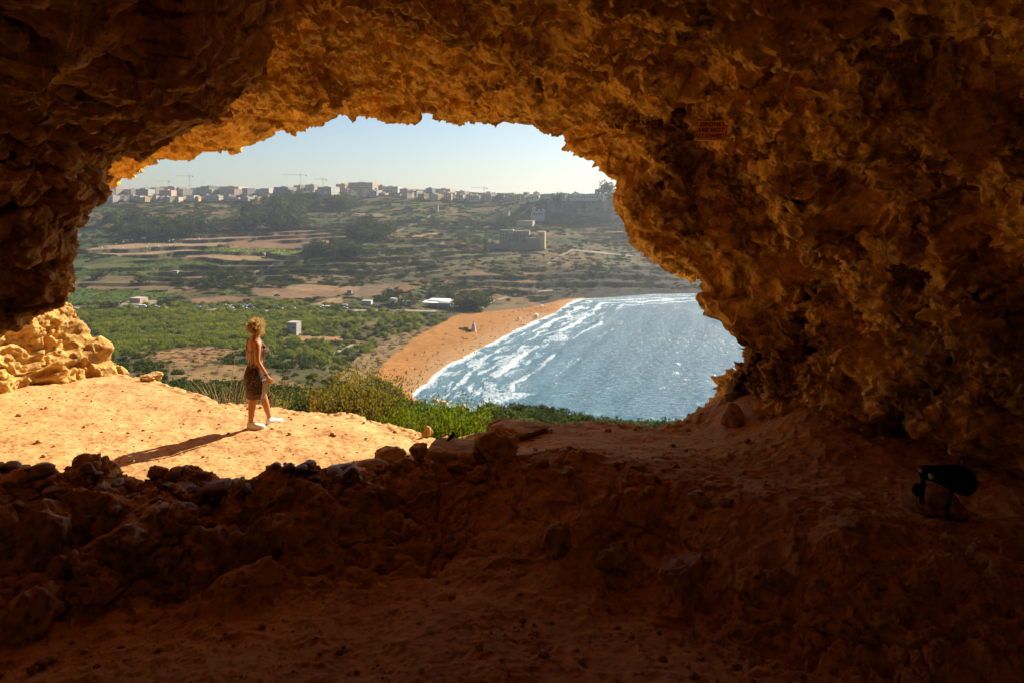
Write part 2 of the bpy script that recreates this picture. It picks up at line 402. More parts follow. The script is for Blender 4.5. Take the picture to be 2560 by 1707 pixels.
    out = V - ax; sgn = np.sign((Nn * out).sum(1)); sgn[sgn == 0] = 1
    inside = T >= 1.8
    Nn = np.where(inside[:, None], Nn * sgn[:, None], Nn * sgn[:, None])
    # relief
    Q = V * np.array([1, 1, 1.0])
    Qs = V * np.array([0.8, 0.8, 2.2]) + 0.25 * np.stack([fbm(V * 0.9, 2)] * 3, 1)
    near_rim = np.exp(-((T - 1.8) / 0.35) ** 2)
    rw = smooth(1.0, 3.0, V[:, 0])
    big = fbm(Q * 0.75 + 3.1, 3) * 0.30 + rw * (fbm(Q * np.array([0.9, 0.7, 1.3]) + 71, 3, 0.55) * 0.34 + 0.24 * ridged(np.stack([0.45 * Q[:, 0], 0.45 * Q[:, 1], 1.5 * (Q[:, 2] + 0.45 * Q[:, 0])], 1) + 5, 3, 0.5))
    led = (ridged(Qs * 0.9, 2, 0.5) * 0.07 + fbm(Qs * 2.1 + 30, 4, 0.6) * 0.075)
    w1, w2, cid = worley(Q * np.array([2.0, 1.6, 2.8]) + 0.6 * np.stack([fbm(Q * 1.7 + 5, 2), fbm(Q * 1.7 + 15, 2), fbm(Q * 1.7 + 25, 2)], 1))
    pits = -0.13 * smooth(0.0, 0.55, 0.55 - w1) * (_rnd[cid, 0] > 0.45) + 0.05 * smooth(0, 0.14, w2 - w1)
    k1, k2, kc = worley(Q * np.array([1.0, 0.8, 1.5]) + 0.35 * np.stack([fbm(Q * 1.3 + 55, 3), fbm(Q * 1.3 + 65, 3), fbm(Q * 1.3 + 75, 3)], 1))
    j1, j2, jc = worley(Q * np.array([2.6, 2.2, 3.6]) + 0.3 * np.stack([fbm(Q * 3 + 55, 2), fbm(Q * 3 + 65, 2), fbm(Q * 3 + 75, 2)], 1))
    chunk = (0.40 * (_rnd[kc, 1] - 0.5) * smooth(0, 0.10, k2 - k1) * (0.35 + 0.65 * rw) + 0.09 * (_rnd[jc, 2] - 0.5) * smooth(0, 0.08, j2 - j1))
    pits2 = 0.0
    fine = fbm(Q * np.array([5.5, 4.5, 7]), 2, 0.5) * 0.012
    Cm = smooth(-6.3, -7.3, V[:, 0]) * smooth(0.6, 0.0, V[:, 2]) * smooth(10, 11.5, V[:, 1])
    qb = V[:, 2] * 1.9 + 0.30 * fbm(V * 0.8, 3) * 1.9 + 0.12 * V[:, 0]; fb = qb - np.floor(qb)
    g1, g2, gc = worley(V * np.array([0.95, 0.95, 1.7]) + 0.25 * np.stack([fbm(V * 1.5 + 5, 3), fbm(V * 1.5 + 15, 3), fbm(V * 1.5 + 25, 3)], 1))
    beds = Cm * (0.12 * fb * (1 - smooth(0.93, 1.0, fb)) - 0.06 + 0.30 * (_rnd[gc, 0] - 0.5) * smooth(0.0, 0.07, g2 - g1) + 0.08 * fbm(V * 1.4 + 44, 3, 0.6))
    vcr = Cm * 0.10 * np.exp(-(np.abs(fbm(V * np.array([1.0, 1.0, 0.5]) + 91, 3)) / 0.035) ** 2)
    pits = pits * (1 - 0.8 * Cm); pits2 = pits2 * (1 - 0.7 * Cm); fine = fine * (1 - 0.1 * Cm)
    amp = 1 - 0.72 * near_rim
    disp = (beds * (0.35 + 0.65 * amp)) * -1.0 + vcr + (big + led * (1 - 0.55 * rw) + chunk * (1 - 0.8 * Cm)) * amp + (pits * (1 - 0.45 * rw) * (1 - 0.5 * near_rim) + pits2) + fine
    # a long dark bedding crack across the right shoulder of the roof
    crk = np.abs(V[:, 2] - (1.02 + 0.1 * (V[:, 0] - 1) + 0.10 * fbm(V * 1.3, 3))) 
    crack = 0.30 * np.exp(-(crk / 0.035) ** 2) * smooth(0.6, 1.2, V[:, 0]) * smooth(5.5, 7.5, V[:, 1]) * (T > 1.9)
    disp = disp - crack * -1
    lim = np.where(T < 1.0, 2.0, 1.0)
    V = V - Nn * (-disp * lim)[:, None]
    fc = grid_faces(nr, n)
    m = fast_mesh('cave_rock', V, fc); set_float(m, 'Dk', 1 - 0.58 * Cm); set_float(m, 'St', rw); global CAVE_V; CAVE_V = V[(T > 1.8) & (T < 5)]  # right-wall mask widens the dark stains, putting shade into the colour
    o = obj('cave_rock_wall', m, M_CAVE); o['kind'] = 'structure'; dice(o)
    return o
build_cave()

# ------------------------------------------------------------------ the layered buttress hanging in at the left
BUT = [(760, -260, 5.7), (700, -120, 5.8), (664, -20, 5.9), (655, 40, 6.0), (657, 90, 6.0), (650, 130, 6.05), (645, 165, 6.1), (630, 205, 6.1), (600, 214, 6.15), (572, 226, 6.2),
 (566, 262, 6.2), (530, 290, 6.25), (440, 318, 6.3), (405, 335, 6.3), (372, 362, 6.35), (290, 374, 6.4), (270, 380, 6.4), (252, 396, 6.4), (240, 418, 6.45),
 (240, 452, 6.5), (236, 486, 6.5), (218, 510, 6.5), (202, 522, 6.5), (192, 548, 6.5), (178, 562, 6.5), (178, 584, 6.5), (170, 606, 6.5), (172, 654, 6.5), (158, 690, 6.5),
 (150, 706, 6.45), (132, 742, 6.4), (98, 758, 6.4), (64, 788, 6.4), (0, 816, 6.35), (-80, 846, 6.3), (-190, 880, 6.2), (-300, 900, 6.2)]
def build_buttress():
    n = 330
    rp, _ = resample(BUT, n)
    C = np.array([-420.0, 10.0])
    def stn(w, dd):
        q = rp[:, :2] * (1 - w) + C * w
        if w > 0: q = (1 - min(1, w * 2)) * q + min(1, w * 2) * blur(q, 25)
        return np.stack(P(q[:, 0], q[:, 1], rp[:, 2] + dd), 1)
    st = [stn(0.62, 3.6), stn(0.32, 2.2), stn(0.12, 1.1), stn(0.03, 0.45), stn(0, 0), stn(0.05, -0.28), stn(0.2, -0.75), stn(0.5, -1.5), stn(0.8, -2.1), stn(1.1, -2.7)]
    ks = [0, 0.6, 1.1, 1.5, 1.8, 2.0, 2.5, 3.3, 4.0, 4.6]
    ts = np.concatenate([np.linspace(0, 1.2, 20, endpoint=False), np.linspace(1.2, 3.9, 230, endpoint=False), np.linspace(3.9, 4.6, 20)])
    V = catmull(st, ks, ts); nr = len(ts); V = V.reshape(-1, 3); T = np.repeat(ts, n)
    Nn = vnormals(V, nr, n)
    s = np.sign((Nn * (np.array([0.3, -1.0, -0.5]))).sum(1)); s[s == 0] = 1
    ref = np.sign((Nn.reshape(nr, n, 3)[140] @ np.array([0.25, -1, -0.4])).mean()); Nn = Nn * ref
    warp = np.stack([fbm(V * 1.1, 3), fbm(V * 1.1 + 7, 3), fbm(V * 1.1 + 13, 3)], 1) * 0.25
    Q = V + warp
    near = np.exp(-((T - 1.8) / 0.3) ** 2)
    # wavy beds, deep dark cracks between them, crusty pale edges
    bed = Q[:, 2] * 2.3 + 0.30 * Q[:, 0] + 0.3
    fr = bed - np.floor(bed)
    beds = -0.38 * np.exp(-(np.minimum(fr, 1 - fr) / 0.05) ** 2) * smooth(-0.45, 0.15, fbm(V * np.array([0.7, 0.7, 2.0]) + 40, 2)) + 0.05 * np.sin(fr * math.pi)
    w1, w2, cid = worley(Q * np.array([1.7, 1.7, 2.6]))
    chunk = 0.10 * (_rnd[cid, 2] - 0.5) + 0.06 * smooth(0, 0.2, w2 - w1)
    disp = fbm(V * 0.9 + 20, 3) * 0.15 * (1 - 0.7 * near) + (beds + chunk) * (1 - 0.55 * near) + ridged(Q * 3.0, 3, 0.5) * 0.02
    V = V + Nn * disp[:, None]
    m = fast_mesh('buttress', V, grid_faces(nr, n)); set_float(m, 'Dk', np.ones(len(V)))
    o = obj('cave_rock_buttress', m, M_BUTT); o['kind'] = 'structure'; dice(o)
build_buttress()

# ------------------------------------------------------------------ cave floor: sunlit terrace, rocky ridge, shaded pit and right-hand ledge
FP = []
def fp(px, py, d): FP.append(P(px, py, d))
def fw(x, y, z): FP.append((x, y, z))
for x in (-10, -8, -6, -4, -2.4): fw(x, 9.2, -3.42); fw(x, 11.0, -3.40)
for x in (-11, -9, -7): fw(x, 13.2, -3.38); fw(x, 15, -3.4)
fw(-12, 8, -3.4); fw(-4, 12.6, -3.42); fw(-2.2, 11.2, -3.42); fw(-1.0, 10.4, -3.42); fw(-1.2, 9.4, -3.38)
for x in (-7, -5.5, -4, -2.9): fw(x, 8.0, -3.4)
fw(-1.9, 8.3, -3.3); fw(-0.9, 8.8, -3.2)
# ridge crest, left to right
for px, py, d in ((-250, 1140, 6.7), (0, 1165, 6.6), (200, 1185, 6.6), (400, 1205, 6.6), (600, 1212, 6.7), (760, 1200, 6.8), (900, 1195, 6.9), (1080, 1180, 7.1), (1250, 1175, 7.1),
                  (1420, 1190, 6.8), (1600, 1215, 6.5), (1850, 1285, 5.8), (2100, 1345, 5.3), (2350, 1395, 5.0), (2600, 1430, 4.8)): fp(px, py, d)
# just behind the crest, dropping to the terrace on the left, level ledge on the right
for px in (-200, 100, 400, 700): fw((px - CX) / F * 7.3, 7.3, -3.15)
for px, py, d in ((1150, 1140, 7.9), (1350, 1120, 8.2), (1600, 1130, 7.9), (1850, 1180, 7.0), (2100, 1230, 6.4), (2300, 1270, 6.0), (1350, 1075, 9.2), (1600, 1078, 9.0), (1720, 1062, 9.1),
                  (1900, 1060, 8.4), (2050, 1110, 7.4), (2250, 1170, 6.8), (2450, 1280, 5.8), (1850, 1010, 9.0), (2000, 1040, 8.0), (2150, 1090, 7.5)): fp(px, py, d)
# pit wall and pit floor
for px, py, d in ((0, 1330, 6.1), (300, 1330, 6.15), (600, 1330, 6.3), (900, 1320, 6.4), (1150, 1290, 6.6), (1400, 1320, 6.3), (1650, 1370, 5.9), (1900, 1440, 5.3), (2200, 1500, 4.8), (2500, 1540, 4.5),
                  (0, 1560, 5.35), (300, 1530, 5.5), (600, 1500, 5.6), (900, 1440, 5.9), (1150, 1390, 6.1), (1400, 1450, 5.75), (1650, 1520, 5.35), (1900, 1600, 4.9), (2200, 1660, 4.5), (2500, 1690, 4.2),
                  (200, 1707, 4.7), (640, 1690, 4.65), (1000, 1600, 5.0), (1280, 1560, 5.15), (1280, 1707, 4.5), (1700, 1707, 4.4), (2100, 1800, 4.0), (-200, 1700, 4.8), (2560, 1800, 3.9)): fp(px, py, d)
for x in (-6, -3, 0, 3, 5.5):
    for y in (3.2, 1.0, -2, -5): fw(x, y, -3.1 + 0.1 * (y < 0))
FLOOR = RBF(FP, scale=3.0, reg=2e-4)
EDGE = np.array([(-14, 15.2), (-10.5, 15.0), (-8.6, 14.5), (-8.0, 14.2), (-6.7, 13.3), (-5.6, 12.5), (-4.9, 12.1), (-3.7, 11.75), (-2.8, 11.6), (-1.78, 10.90), (-1.09, 10.52), (-0.54, 10.28), (-0.1, 9.75),
                 (0.68, 9.62), (1.13, 9.62), (1.76, 9.4), (2.4, 9.34), (2.9, 9.6), (4, 10.5), (9, 12)])
def floor_z(x, y, detail=True):
    x = np.asarray(x, float); y = np.asarray(y, float); sh = x.shape; x = x.ravel(); y = y.ravel()
    z = FLOOR(x, y)
    q = np.stack([x, y, z * 0 + 0.5], 1)
    ye = np.interp(x, EDGE[:, 0], EDGE[:, 1]) + 0.16 * fbm(q * 1.3, 3)
    b = np.maximum(0, y - ye)
    z = z - 0.25 * smooth(0, 0.12, b) - 1.05 * b - 0.10 * smooth(-0.7, 0, y - ye) * smooth(-7, -5, -x * 0 - 5.5)
    if detail:
        # rocky mask: the ridge and pit wall are blocky rock, terrace and pit bottom are dusty
        crest = np.interp(x / np.maximum(y, 0.3) * F + CX, [-250, 0, 400, 760, 1080, 1420, 1850, 2350, 2700], [6.7, 6.6, 6.6, 6.8, 7.1, 6.8, 5.8, 5.0, 4.7])
        s = y - crest
        left = 1 - smooth(900, 1300, x / np.maximum(y, 0.3) * F + CX)
        rocky = smooth(-1.45, -0.85, s) * (1 - smooth(0.25, 0.7 , s)) * (0.40 + 0.60 * left)
        qq = np.stack([x, y, z], 1)
        wv = qq + 0.18 * np.stack([fbm(qq * 1.6, 2), fbm(qq * 1.6 + 9, 2), fbm(qq * 1.6 + 19, 2)], 1)
        w1, w2, c1 = worley(wv * np.array([1.5, 1.9, 1.9]))
        v1, v2, c2 = worley(wv * np.array([3.6, 4.5, 4.5]) + 4)
        rock = 0.16 * (1 - smooth(0.1, 0.75, w1)) * (0.5 + _rnd[c1, 0]) - 0.06 + 0.05 * (1 - smooth(0.1, 0.7, v1)) * (0.4 + _rnd[c2, 1]) + 0.5 * smooth(-1.3, -0.9, s) * 0.0 + 0.22 * (_rnd[c1, 2] - 0.5) * smooth(0.0, 0.25, w2 - w1) * smooth(0.1, -0.5, s)
        z = z + rocky * (0.9 * rock + 0.10 * fbm(qq * 1.3 + 12, 3) + 0.05 * ridged(qq * 2.2, 2, 0.5))
        inner = (1 - smooth(7.2, 8.0, y - 0.5 * smooth(0, 2, x)))
        z = z + fbm(q * 0.8, 3) * 0.05 + fbm(q * 3.2, 4) * 0.018 + fbm(q * 14, 3, 0.6) * 0.005 + inner * (1 - rocky) * 0.03 * np.maximum(0, ridged(q * 3.0, 3) - 0.7)
        # crusty broken lip along the terrace edge
        lip = np.exp(-((y - ye + 0.15) / 0.22) ** 2) * (x > -9)
        z = z + lip * 0.05 * ridged(q * 4.0, 3)
        return z.reshape(sh), rocky.reshape(sh)
    return z.reshape(sh)

def build_floor():
    nu = 430
    us = np.linspace(-1.3, 1.15, nu)
    ds = np.concatenate([np.exp(np.linspace(math.log(1.0), math.log(4.0), 30, endpoint=False)), np.exp(np.linspace(math.log(4.0), math.log(7.6), 190, endpoint=False)),
                         np.exp(np.linspace(math.log(7.6), math.log(17), 140))])
    U, D = np.meshgrid(us, ds); X = U * D; Y = D
    Z, R = floor_z(X, Y)
    V = np.stack([X, Y, Z], -1).reshape(-1, 3)
    m = fast_mesh('cave_floor', V, grid_faces(len(ds), nu))
    # real ground colours: pale ochre dust on the terrace, red-brown earth inside, brown rock on the ridge
    lit = smooth(7.0, 8.2, Y + 0.0 * X - 0.9 * smooth(-1.5, 1.0, X) * 1.6)
    terr = np.array([0.50, 0.282, 0.113]); earth = np.array([0.54, 0.285, 0.095]); rockc = np.array([0.45, 0.26, 0.115])
    c = earth[None, None] * (1 - lit[..., None]) + terr[None, None] * lit[..., None]
    c = c * (1 - R[..., None]) + rockc[None, None] * R[..., None]
    set_col(m, 'Col', c.reshape(-1, 3))
    set_float(m, 'Rk', R.ravel()); o = obj('cave_floor', m, M_DUST); o['kind'] = 'structure'; dice(o)
    # the part of the floor behind the camera
    xs = np.linspace(-12, 9, 40); ys = np.linspace(-8, 1.4, 24); Xb, Yb = np.meshgrid(xs, ys)
    Zb = floor_z(Xb, Yb, False) - 0.03
    mb = fast_mesh('cave_floor_back', np.stack([Xb, Yb, Zb], -1).reshape(-1, 3), grid_faces(24, 40))
    set_col(mb, 'Col', np.tile(earth, (40 * 24, 1)))
    ob = obj('cave_floor_rear', mb, M_DUST); ob['kind'] = 'structure'
build_floor()
# ------------------------------------------------------------------ the valley, hills and bay
TP = []
def tp(px, py, d): TP.append(P(px, py, d))
def tw(px, d, z): TP.append(((px - CX) / F * d, d, z))
SEA = -80.0
for px in (-500, -100, 150, 300, 600):
    for py, d in ((850, 340), (770, 458), (700, 585), (650, 690), (600, 830), (560, 950), (520, 1080), (492, 1240)): tp(px, py, d)
for py, d in ((900, 330), (850, 390), (775, 470), (720, 560), (680, 620), (640, 690), (600, 800), (560, 930), (520, 1060), (500, 1130), (486, 1230)): tp(900, py, d)
for py, d in ((830, 430), (790, 490), (770, 520), (740, 560), (700, 612), (640, 690), (600, 780), (580, 840), (550, 930), (520, 1020), (497, 1100), (486, 1200)): tp(1100, py, d)
for py, d in ((790, 502), (768, 548), (745, 575), (700, 625), (655, 680), (640, 705), (615, 760), (580, 850), (552, 925), (520, 1010), (500, 1080), (489, 1180)): tp(1260, py, d)
for py, d in ((748, 599), (722, 625), (680, 660), (640, 720), (600, 800), (570, 880), (548, 925), (500, 950), (486, 1100)): tp(1450, py, d)
for py, d in ((735, 636), (715, 650), (680, 700), (640, 770), (600, 840), (560, 905), (500, 950), (486, 1100)): tp(1650, py, d)
for py, d in ((733, 642), (700, 680), (640, 780), (600, 860), (500, 950), (486, 1100)): tp(1900, py, d)
tp(620, 484, 1240); tp(700, 478, 1250); tp(850, 474, 1250); tp(960, 479, 1230); tp(400, 486, 1280); tp(780, 500, 1130); tp(1370, 545, 928); tp(1370, 500, 950); tp(1540, 547, 925); tp(1330, 560, 900)
for px in (-900, -300, 200, 700, 1200, 1600, 2200):
    for d, z in ((1420, 30), (2000, 30), (3200, 20), (6500, 5)): tw(px, d, z)
for px, py, d in ((300, 970, 140), (300, 905, 230), (300, 872, 300), (600, 970, 140), (600, 905, 230), (600, 872, 300), (0, 960, 140), (0, 880, 280), (900, 1000, 125), (900, 955, 195), (900, 925, 265),
                  (-400, 960, 140), (-400, 880, 280)): tp(px, py, d)
for px in (-500, 0, 300, 600): tw(px, 70, -21.5); tw(px, 30, -11); tw(px, 17, -8)
tw(900, 62, -20.5); tw(900, 30, -11); tw(900, 15, -7.6)
tp(1300, 1072, 40); tp(1250, 1056, 62); tp(1290, 1032, 112); tw(1100, 60, -20); tw(1100, 115, -36); tw(1100, 180, -58); tw(1100, 240, -75); tw(1040, 275, -79)
tw(1290, 170, -58); tw(1290, 225, -78); tw(1290, 14, -6.3); tw(1290, 25, -9)
for px in (1500, 1800, 2200): tw(px, 30, -12); tw(px, 60, -22); tw(px, 112, -36); tw(px, 170, -58); tw(px, 230, -79)
for px, d in ((1500, 400), (1300, 320), (1800, 500), (2200, 400), (2600, 600), (1600, 300), (1700, 570), (1250, 290), (2600, 900), (3000, 800)): tw(px, d, -85)
SHORE = [(1034, 985), (1099, 925), (1197, 871), (1284, 827), (1371, 789), (1415, 762), (1448, 748)]
for px, py in SHORE: tp(px, py, -SEA * F / (py - HY))
for px, py in ((950, 955), (985, 900), (1060, 850), (1130, 810), (1200, 792), (1330, 768)): tp(px, py, 78.3 * F / (py - HY))
SHW = np.array([P(px, py, -SEA * F / (py - HY)) for px, py in SHORE])
TERR = RBF(TP, scale=300.0, reg=1e-5)

def terrain_z(x, y, steps=True):
    x = np.asarray(x, float); y = np.asarray(y, float); sh = x.shape; x = x.ravel(); y = y.ravel()
    z = TERR(x, y)
    q = np.stack([x, y, np.zeros_like(x)], 1)
    far = smooth(480, 700, y) * smooth(-79, -70, z)
    rough = smooth(-79.3, -76, z)
    n = fbm(q / 60.0, 3) * 2.2 * far + fbm(q / 14.0, 3) * (0.35 + 0.5 * smooth(30, 150, y) * (1 - 0.7 * smooth(450, 600, y))) * rough * (1 - 0.4 * smooth(40, 15, y))
    dune = smooth(250, 300, y) * (1 - smooth(430, 500, y)) * rough * smooth(-110, -60, x)
    n = n + dune * fbm(q / 9.0 + 50, 3) * 0.9
    z = z + n
    xs = np.interp(y, SHW[:, 1], SHW[:, 0]) + 2.5 * fbm(q / 22.0 + 31, 2); ins = smooth(285, 296, y) * (y < 600)
    z = np.where((x < xs) & (y > 288) & (y < 600), np.maximum(z, -79.75 + 0.02 * np.minimum(xs - x, 60)), z)
    z = np.where((x > xs) & (y > 288) & (y < 598), np.minimum(z, -80.05 - 0.03 * np.minimum(x - xs, 80)), z)
    z = np.where((y > 940) & (x > -0.06 * y), np.minimum(z, 13.5 + 0.045 * (y - 945) + 0.8 * fbm(q / 25.0, 2)), z)
    if steps:
        # retaining-wall terraces on the hillsides
        h = 4.4 + 1.0 * fbm(q / 300.0 + 3, 2)
        s = z / h + 0.35 * fbm(q / 90.0, 3); fl = np.floor(s); fr = s - fl
        zt = (fl + smooth(0.86, 0.99, fr)) * h - (s - z / h) * h
        k = smooth(500, 600, y) * smooth(-78, -72, z) * smooth(-0.3, 0.1, fbm(q / 150.0 + 8, 2) + 0.12) * 0.95 * (1 - smooth(930, 945, y))
        z = z * (1 - k) + zt * k
        terrain_z.plot = (fl, fr, k)
    return z.reshape(sh)

def in_poly(px, py, poly):
    c = np.zeros(px.shape, bool); n = len(poly); j = n - 1
    for i in range(n):
        xi, yi = poly[i]; xj, yj = poly[j]
        if yi != yj:
            c ^= ((yi > py) != (yj > py)) & (px < (xj - xi) * (py - yi) / (yj - yi) + xi)
        j = i
    return c

# farmed plots and other ground covers as seen across the valley (outline, colour, cover); cover: 0 bare, 1 low crop, 2 scrub, 3 reeds
BROWN, TAN, PALE, GREEN, LIME, VINE, PATH = (0.25, 0.150, 0.085), (0.33, 0.21, 0.115), (0.36, 0.25, 0.15), (0.115, 0.125, 0.035), (0.19, 0.24, 0.03), (0.075, 0.135, 0.028), (0.40, 0.36, 0.30)
FIELDS = [
 ([(160, 722), (180, 719), (300, 728), (440, 735), (450, 740), (330, 752), (190, 763), (160, 765)], VINE, 1),
 ([(150, 680), (190, 673), (240, 676), (240, 690), (200, 705), (150, 712)], VINE, 1),
 ([(150, 705), (240, 690), (330, 690), (430, 705), (440, 728), (300, 722), (190, 716), (150, 718)], (0.19, 0.14, 0.07), 0),
 ([(310, 688), (350, 678), (410, 672), (400, 684), (360, 688)], LIME, 1),
 ([(180, 632), (260, 616), (360, 605), (480, 596), (640, 590), (560, 612), (470, 632), (360, 640), (300, 640)], PALE, 0),
 ([(200, 668), (290, 652), (430, 640), (450, 648), (330, 668), (240, 676)], GREEN, 0),
 ([(480, 628), (560, 620), (700, 623), (755, 630), (750, 637), (600, 636), (480, 634)], LIME, 1),
 ([(450, 645), (480, 637), (560, 635), (680, 640), (640, 650), (540, 655), (470, 652)], TAN, 0),
 ([(320, 660), (480, 652), (540, 655), (470, 665), (330, 678)], VINE, 1),
 ([(560, 664), (640, 648), (720, 644), (700, 660), (620, 672)], GREEN, 0),
 ([(570, 620), (640, 600), (760, 596), (820, 606), (770, 622), (700, 622)], BROWN, 0),
 ([(600, 596), (700, 585), (820, 583), (870, 590), (860, 602), (760, 596), (680, 600)], BROWN, 0),
 ([(440, 688), (520, 682), (600, 688), (560, 700), (470, 700)], TAN, 0),
 ([(520, 606), (600, 590), (650, 594), (600, 612)], BROWN, 0),
 ([(630, 728), (700, 720), (770, 724), (860, 720), (900, 716), (880, 738), (800, 745), (720, 746), (650, 740)], BROWN, 0),
 ([(690, 716), (760, 711), (850, 716), (830, 728), (740, 728)], TAN, 0),
 ([(820, 725), (860, 716), (910, 718), (900, 726)], TAN, 0),
 ([(870, 745), (910, 712), (1000, 708), (980, 730), (940, 742)], (0.19, 0.135, 0.085), 0),
 ([(770, 762), (820, 748), (860, 744), (850, 756), (800, 764)], TAN, 0),
 ([(530, 730), (570, 722), (580, 730), (545, 738)], LIME, 1),
 ([(470, 748), (560, 740), (640, 745), (580, 757), (480, 758)], BROWN, 0),
 ([(280, 762), (330, 752), (400, 752), (390, 762), (310, 766)], (0.38, 0.32, 0.25), 0),
 ([(880, 535), (940, 533), (980, 543), (900, 541)], TAN, 0),
 ([(700, 575), (780, 573), (790, 580), (710, 582)], TAN, 0),
 ([(790, 600), (870, 596), (880, 606), (800, 612)], TAN, 0),
 ([(1000, 594), (1060, 586), (1140, 578), (1140, 583), (1050, 592)], (0.42, 0.29, 0.14), 0),
 ([(960, 735), (1030, 738), (1050, 746), (980, 750)], TAN, 0),
 # dunes with dry grass behind the beach
 ([(820, 955), (900, 890), (980, 840), (1080, 815), (1060, 850), (985, 900), (930, 950), (900, 965)], (0.24, 0.165, 0.075), 4),
 ([(1140, 785), (1200, 770), (1300, 755), (1330, 768), (1260, 782), (1200, 786)], (0.20, 0.155, 0.08), 4),
 # reeds of the valley floor
 ([(180, 782), (520, 775), (800, 785), (1050, 790), (1000, 800), (800, 815), (640, 850), (300, 872), (230, 830)], (0.10, 0.115, 0.03), 3),
 # bare red patches
 ([(330, 880), (520, 865), (620, 880), (520, 905), (380, 905)], (0.33, 0.185, 0.085), 5),
 ([(690, 845), (760, 838), (850, 842), (860, 852), (760, 852)], (0.38, 0.22, 0.10), 0),
 ([(610, 806), (650, 802), (665, 810), (620, 815)], (0.38, 0.22, 0.10), 0),
 ([(380, 905), (520, 905), (620, 915), (700, 940), (800, 985), (640, 975), (470, 950)], (0.26, 0.165, 0.075), 5),
 ([(1160, 1044), (1225, 1037), (1250, 1046), (1200, 1060)], (0.36, 0.24, 0.13), 0),
]
def classify(px, py, x, y, z):
    """ground colour and cover of every terrain point"""
    q = np.stack([x, y, np.zeros_like(x)], 1)
    n1 = fbm(q / 45.0 + 2, 4); n2 = fbm(q / 7.0 + 5, 3)
    base = np.array([0.085, 0.080, 0.032])[None] * (1 + 0.35 * n1[:, None])
    dry = (0.75 * smooth(0.12, 0.45, n1))[:, None]
    base = base * (1 - dry) + np.array([0.20, 0.135, 0.068])[None] * dry
    # small walled plots on the terraces, each with its own cover
    fl, fr, kk = terrain_z.plot
    pid = (_perm[(fl.astype(int) * 7) & 255] + np.floor(x / 46.0 + 0.8 * fbm(q / 60.0, 2)).astype(int)) & 255
    pal = np.array([(0.075, 0.092, 0.024), (0.055, 0.076, 0.022), (0.10, 0.122, 0.028), (0.19, 0.115, 0.055), (0.12, 0.105, 0.038), (0.070, 0.084, 0.024), (0.22, 0.14, 0.070), (0.095, 0.112, 0.030)])
    pc = pal[_perm[pid] % 8] * (1 + 0.25 * n1 + 0.2 * n2)[:, None]
    fz = smooth(470, 560, y)[:, None]; base = base * (1 - fz) + pc * fz
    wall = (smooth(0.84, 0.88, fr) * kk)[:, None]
    cov = np.full(len(x), 2)
    # dry terraced slope right of the valley, browner and barer
    slope = in_poly(px, py, [(740, 690), (840, 640), (1000, 600), (1180, 640), (1400, 620), (1560, 590), (1760, 700), (1760, 735), (1450, 742), (1250, 745), (1000, 715)])
    base = np.where(slope[:, None], np.array([0.15, 0.105, 0.058])[None] * (1 + 0.45 * n1[:, None] + 0.25 * n2[:, None]) * 0.5 + pc * 0.55, base)
    cov = np.where(slope, 6, cov)
    wob = 5.0 * fbm(q / 30.0 + 11, 3)
    for poly, c, k in FIELDS:
        s = in_poly(px + wob, py + 0.35 * wob, poly)
        furrow = 1 + 0.10 * np.sin((x * 0.6 + y * 0.8) * 1.6) if k in (0, 1) else 1 + 0 * x
        base = np.where(s[:, None], np.array(c)[None] * (1 + 0.22 * n1 + 0.12 * n2)[:, None] * furrow[:, None], base); cov = np.where(s, k, cov)
    # grey limestone cliff under the plateau edge
    cl = in_poly(px, py, [(1365, 497), (1440, 496), (1530, 498), (1700, 498), (1700, 548), (1530, 545), (1450, 540), (1370, 530)])
    base = np.where(cl[:, None], np.array([0.21, 0.19, 0.165])[None] * (1 + 0.5 * fbm(np.stack([x / 6.0, z / 18.0, y * 0], 1), 3)[:, None] + 0.3 * n1[:, None]), base); cov = np.where(cl, 7, cov)
    # orange beach sand
    sandw = in_poly(px + 0.8 * wob, py + 0.5 * wob, [(880, 1030), (925, 950), (975, 893), (1055, 832), (1120, 800), (1165, 782), (1250, 777), (1330, 766), (1400, 752), (1455, 743), (1475, 752), (1420, 780), (1375, 810), (1290, 850), (1200, 900), (1105, 960), (1034, 1030)]) & (z < -72)
    dry_sand = np.array([0.44, 0.20, 0.050]); wet = np.array([0.50, 0.30, 0.14])
    wetm = smooth(-79.2, -79.85, z)[:, None]
    base = np.where(sandw[:, None], dry_sand[None] * (1 + 0.10 * n2[:, None]) * (1 - wetm) + wet[None] * wetm, base); cov = np.where(sandw, 9, cov)
    shore_rock = (z < -77) & ~sandw & ((px >= 1400) | (y < 262))
    bluff = (z < -62 + 3 * n1) & (px + 3 * wob >= 1345) & (y > 520) & ~sandw
    base = np.where(bluff[:, None], np.array([0.05, 0.048, 0.034])[None] * (1 + 0.4 * n2[:, None]), base); cov = np.where(bluff, 2, cov)
    base = np.where(shore_rock[:, None], np.array([0.06, 0.052, 0.042])[None] * (1 + 0.4 * n2[:, None]), base); cov = np.where(shore_rock, 7, cov)
    base = base * (1 - 0.85 * wall) + np.array([0.065, 0.058, 0.036])[None] * 0.85 * wall  # terrace wall stone, coloured darker to deepen the shade of the risers
    return base, cov

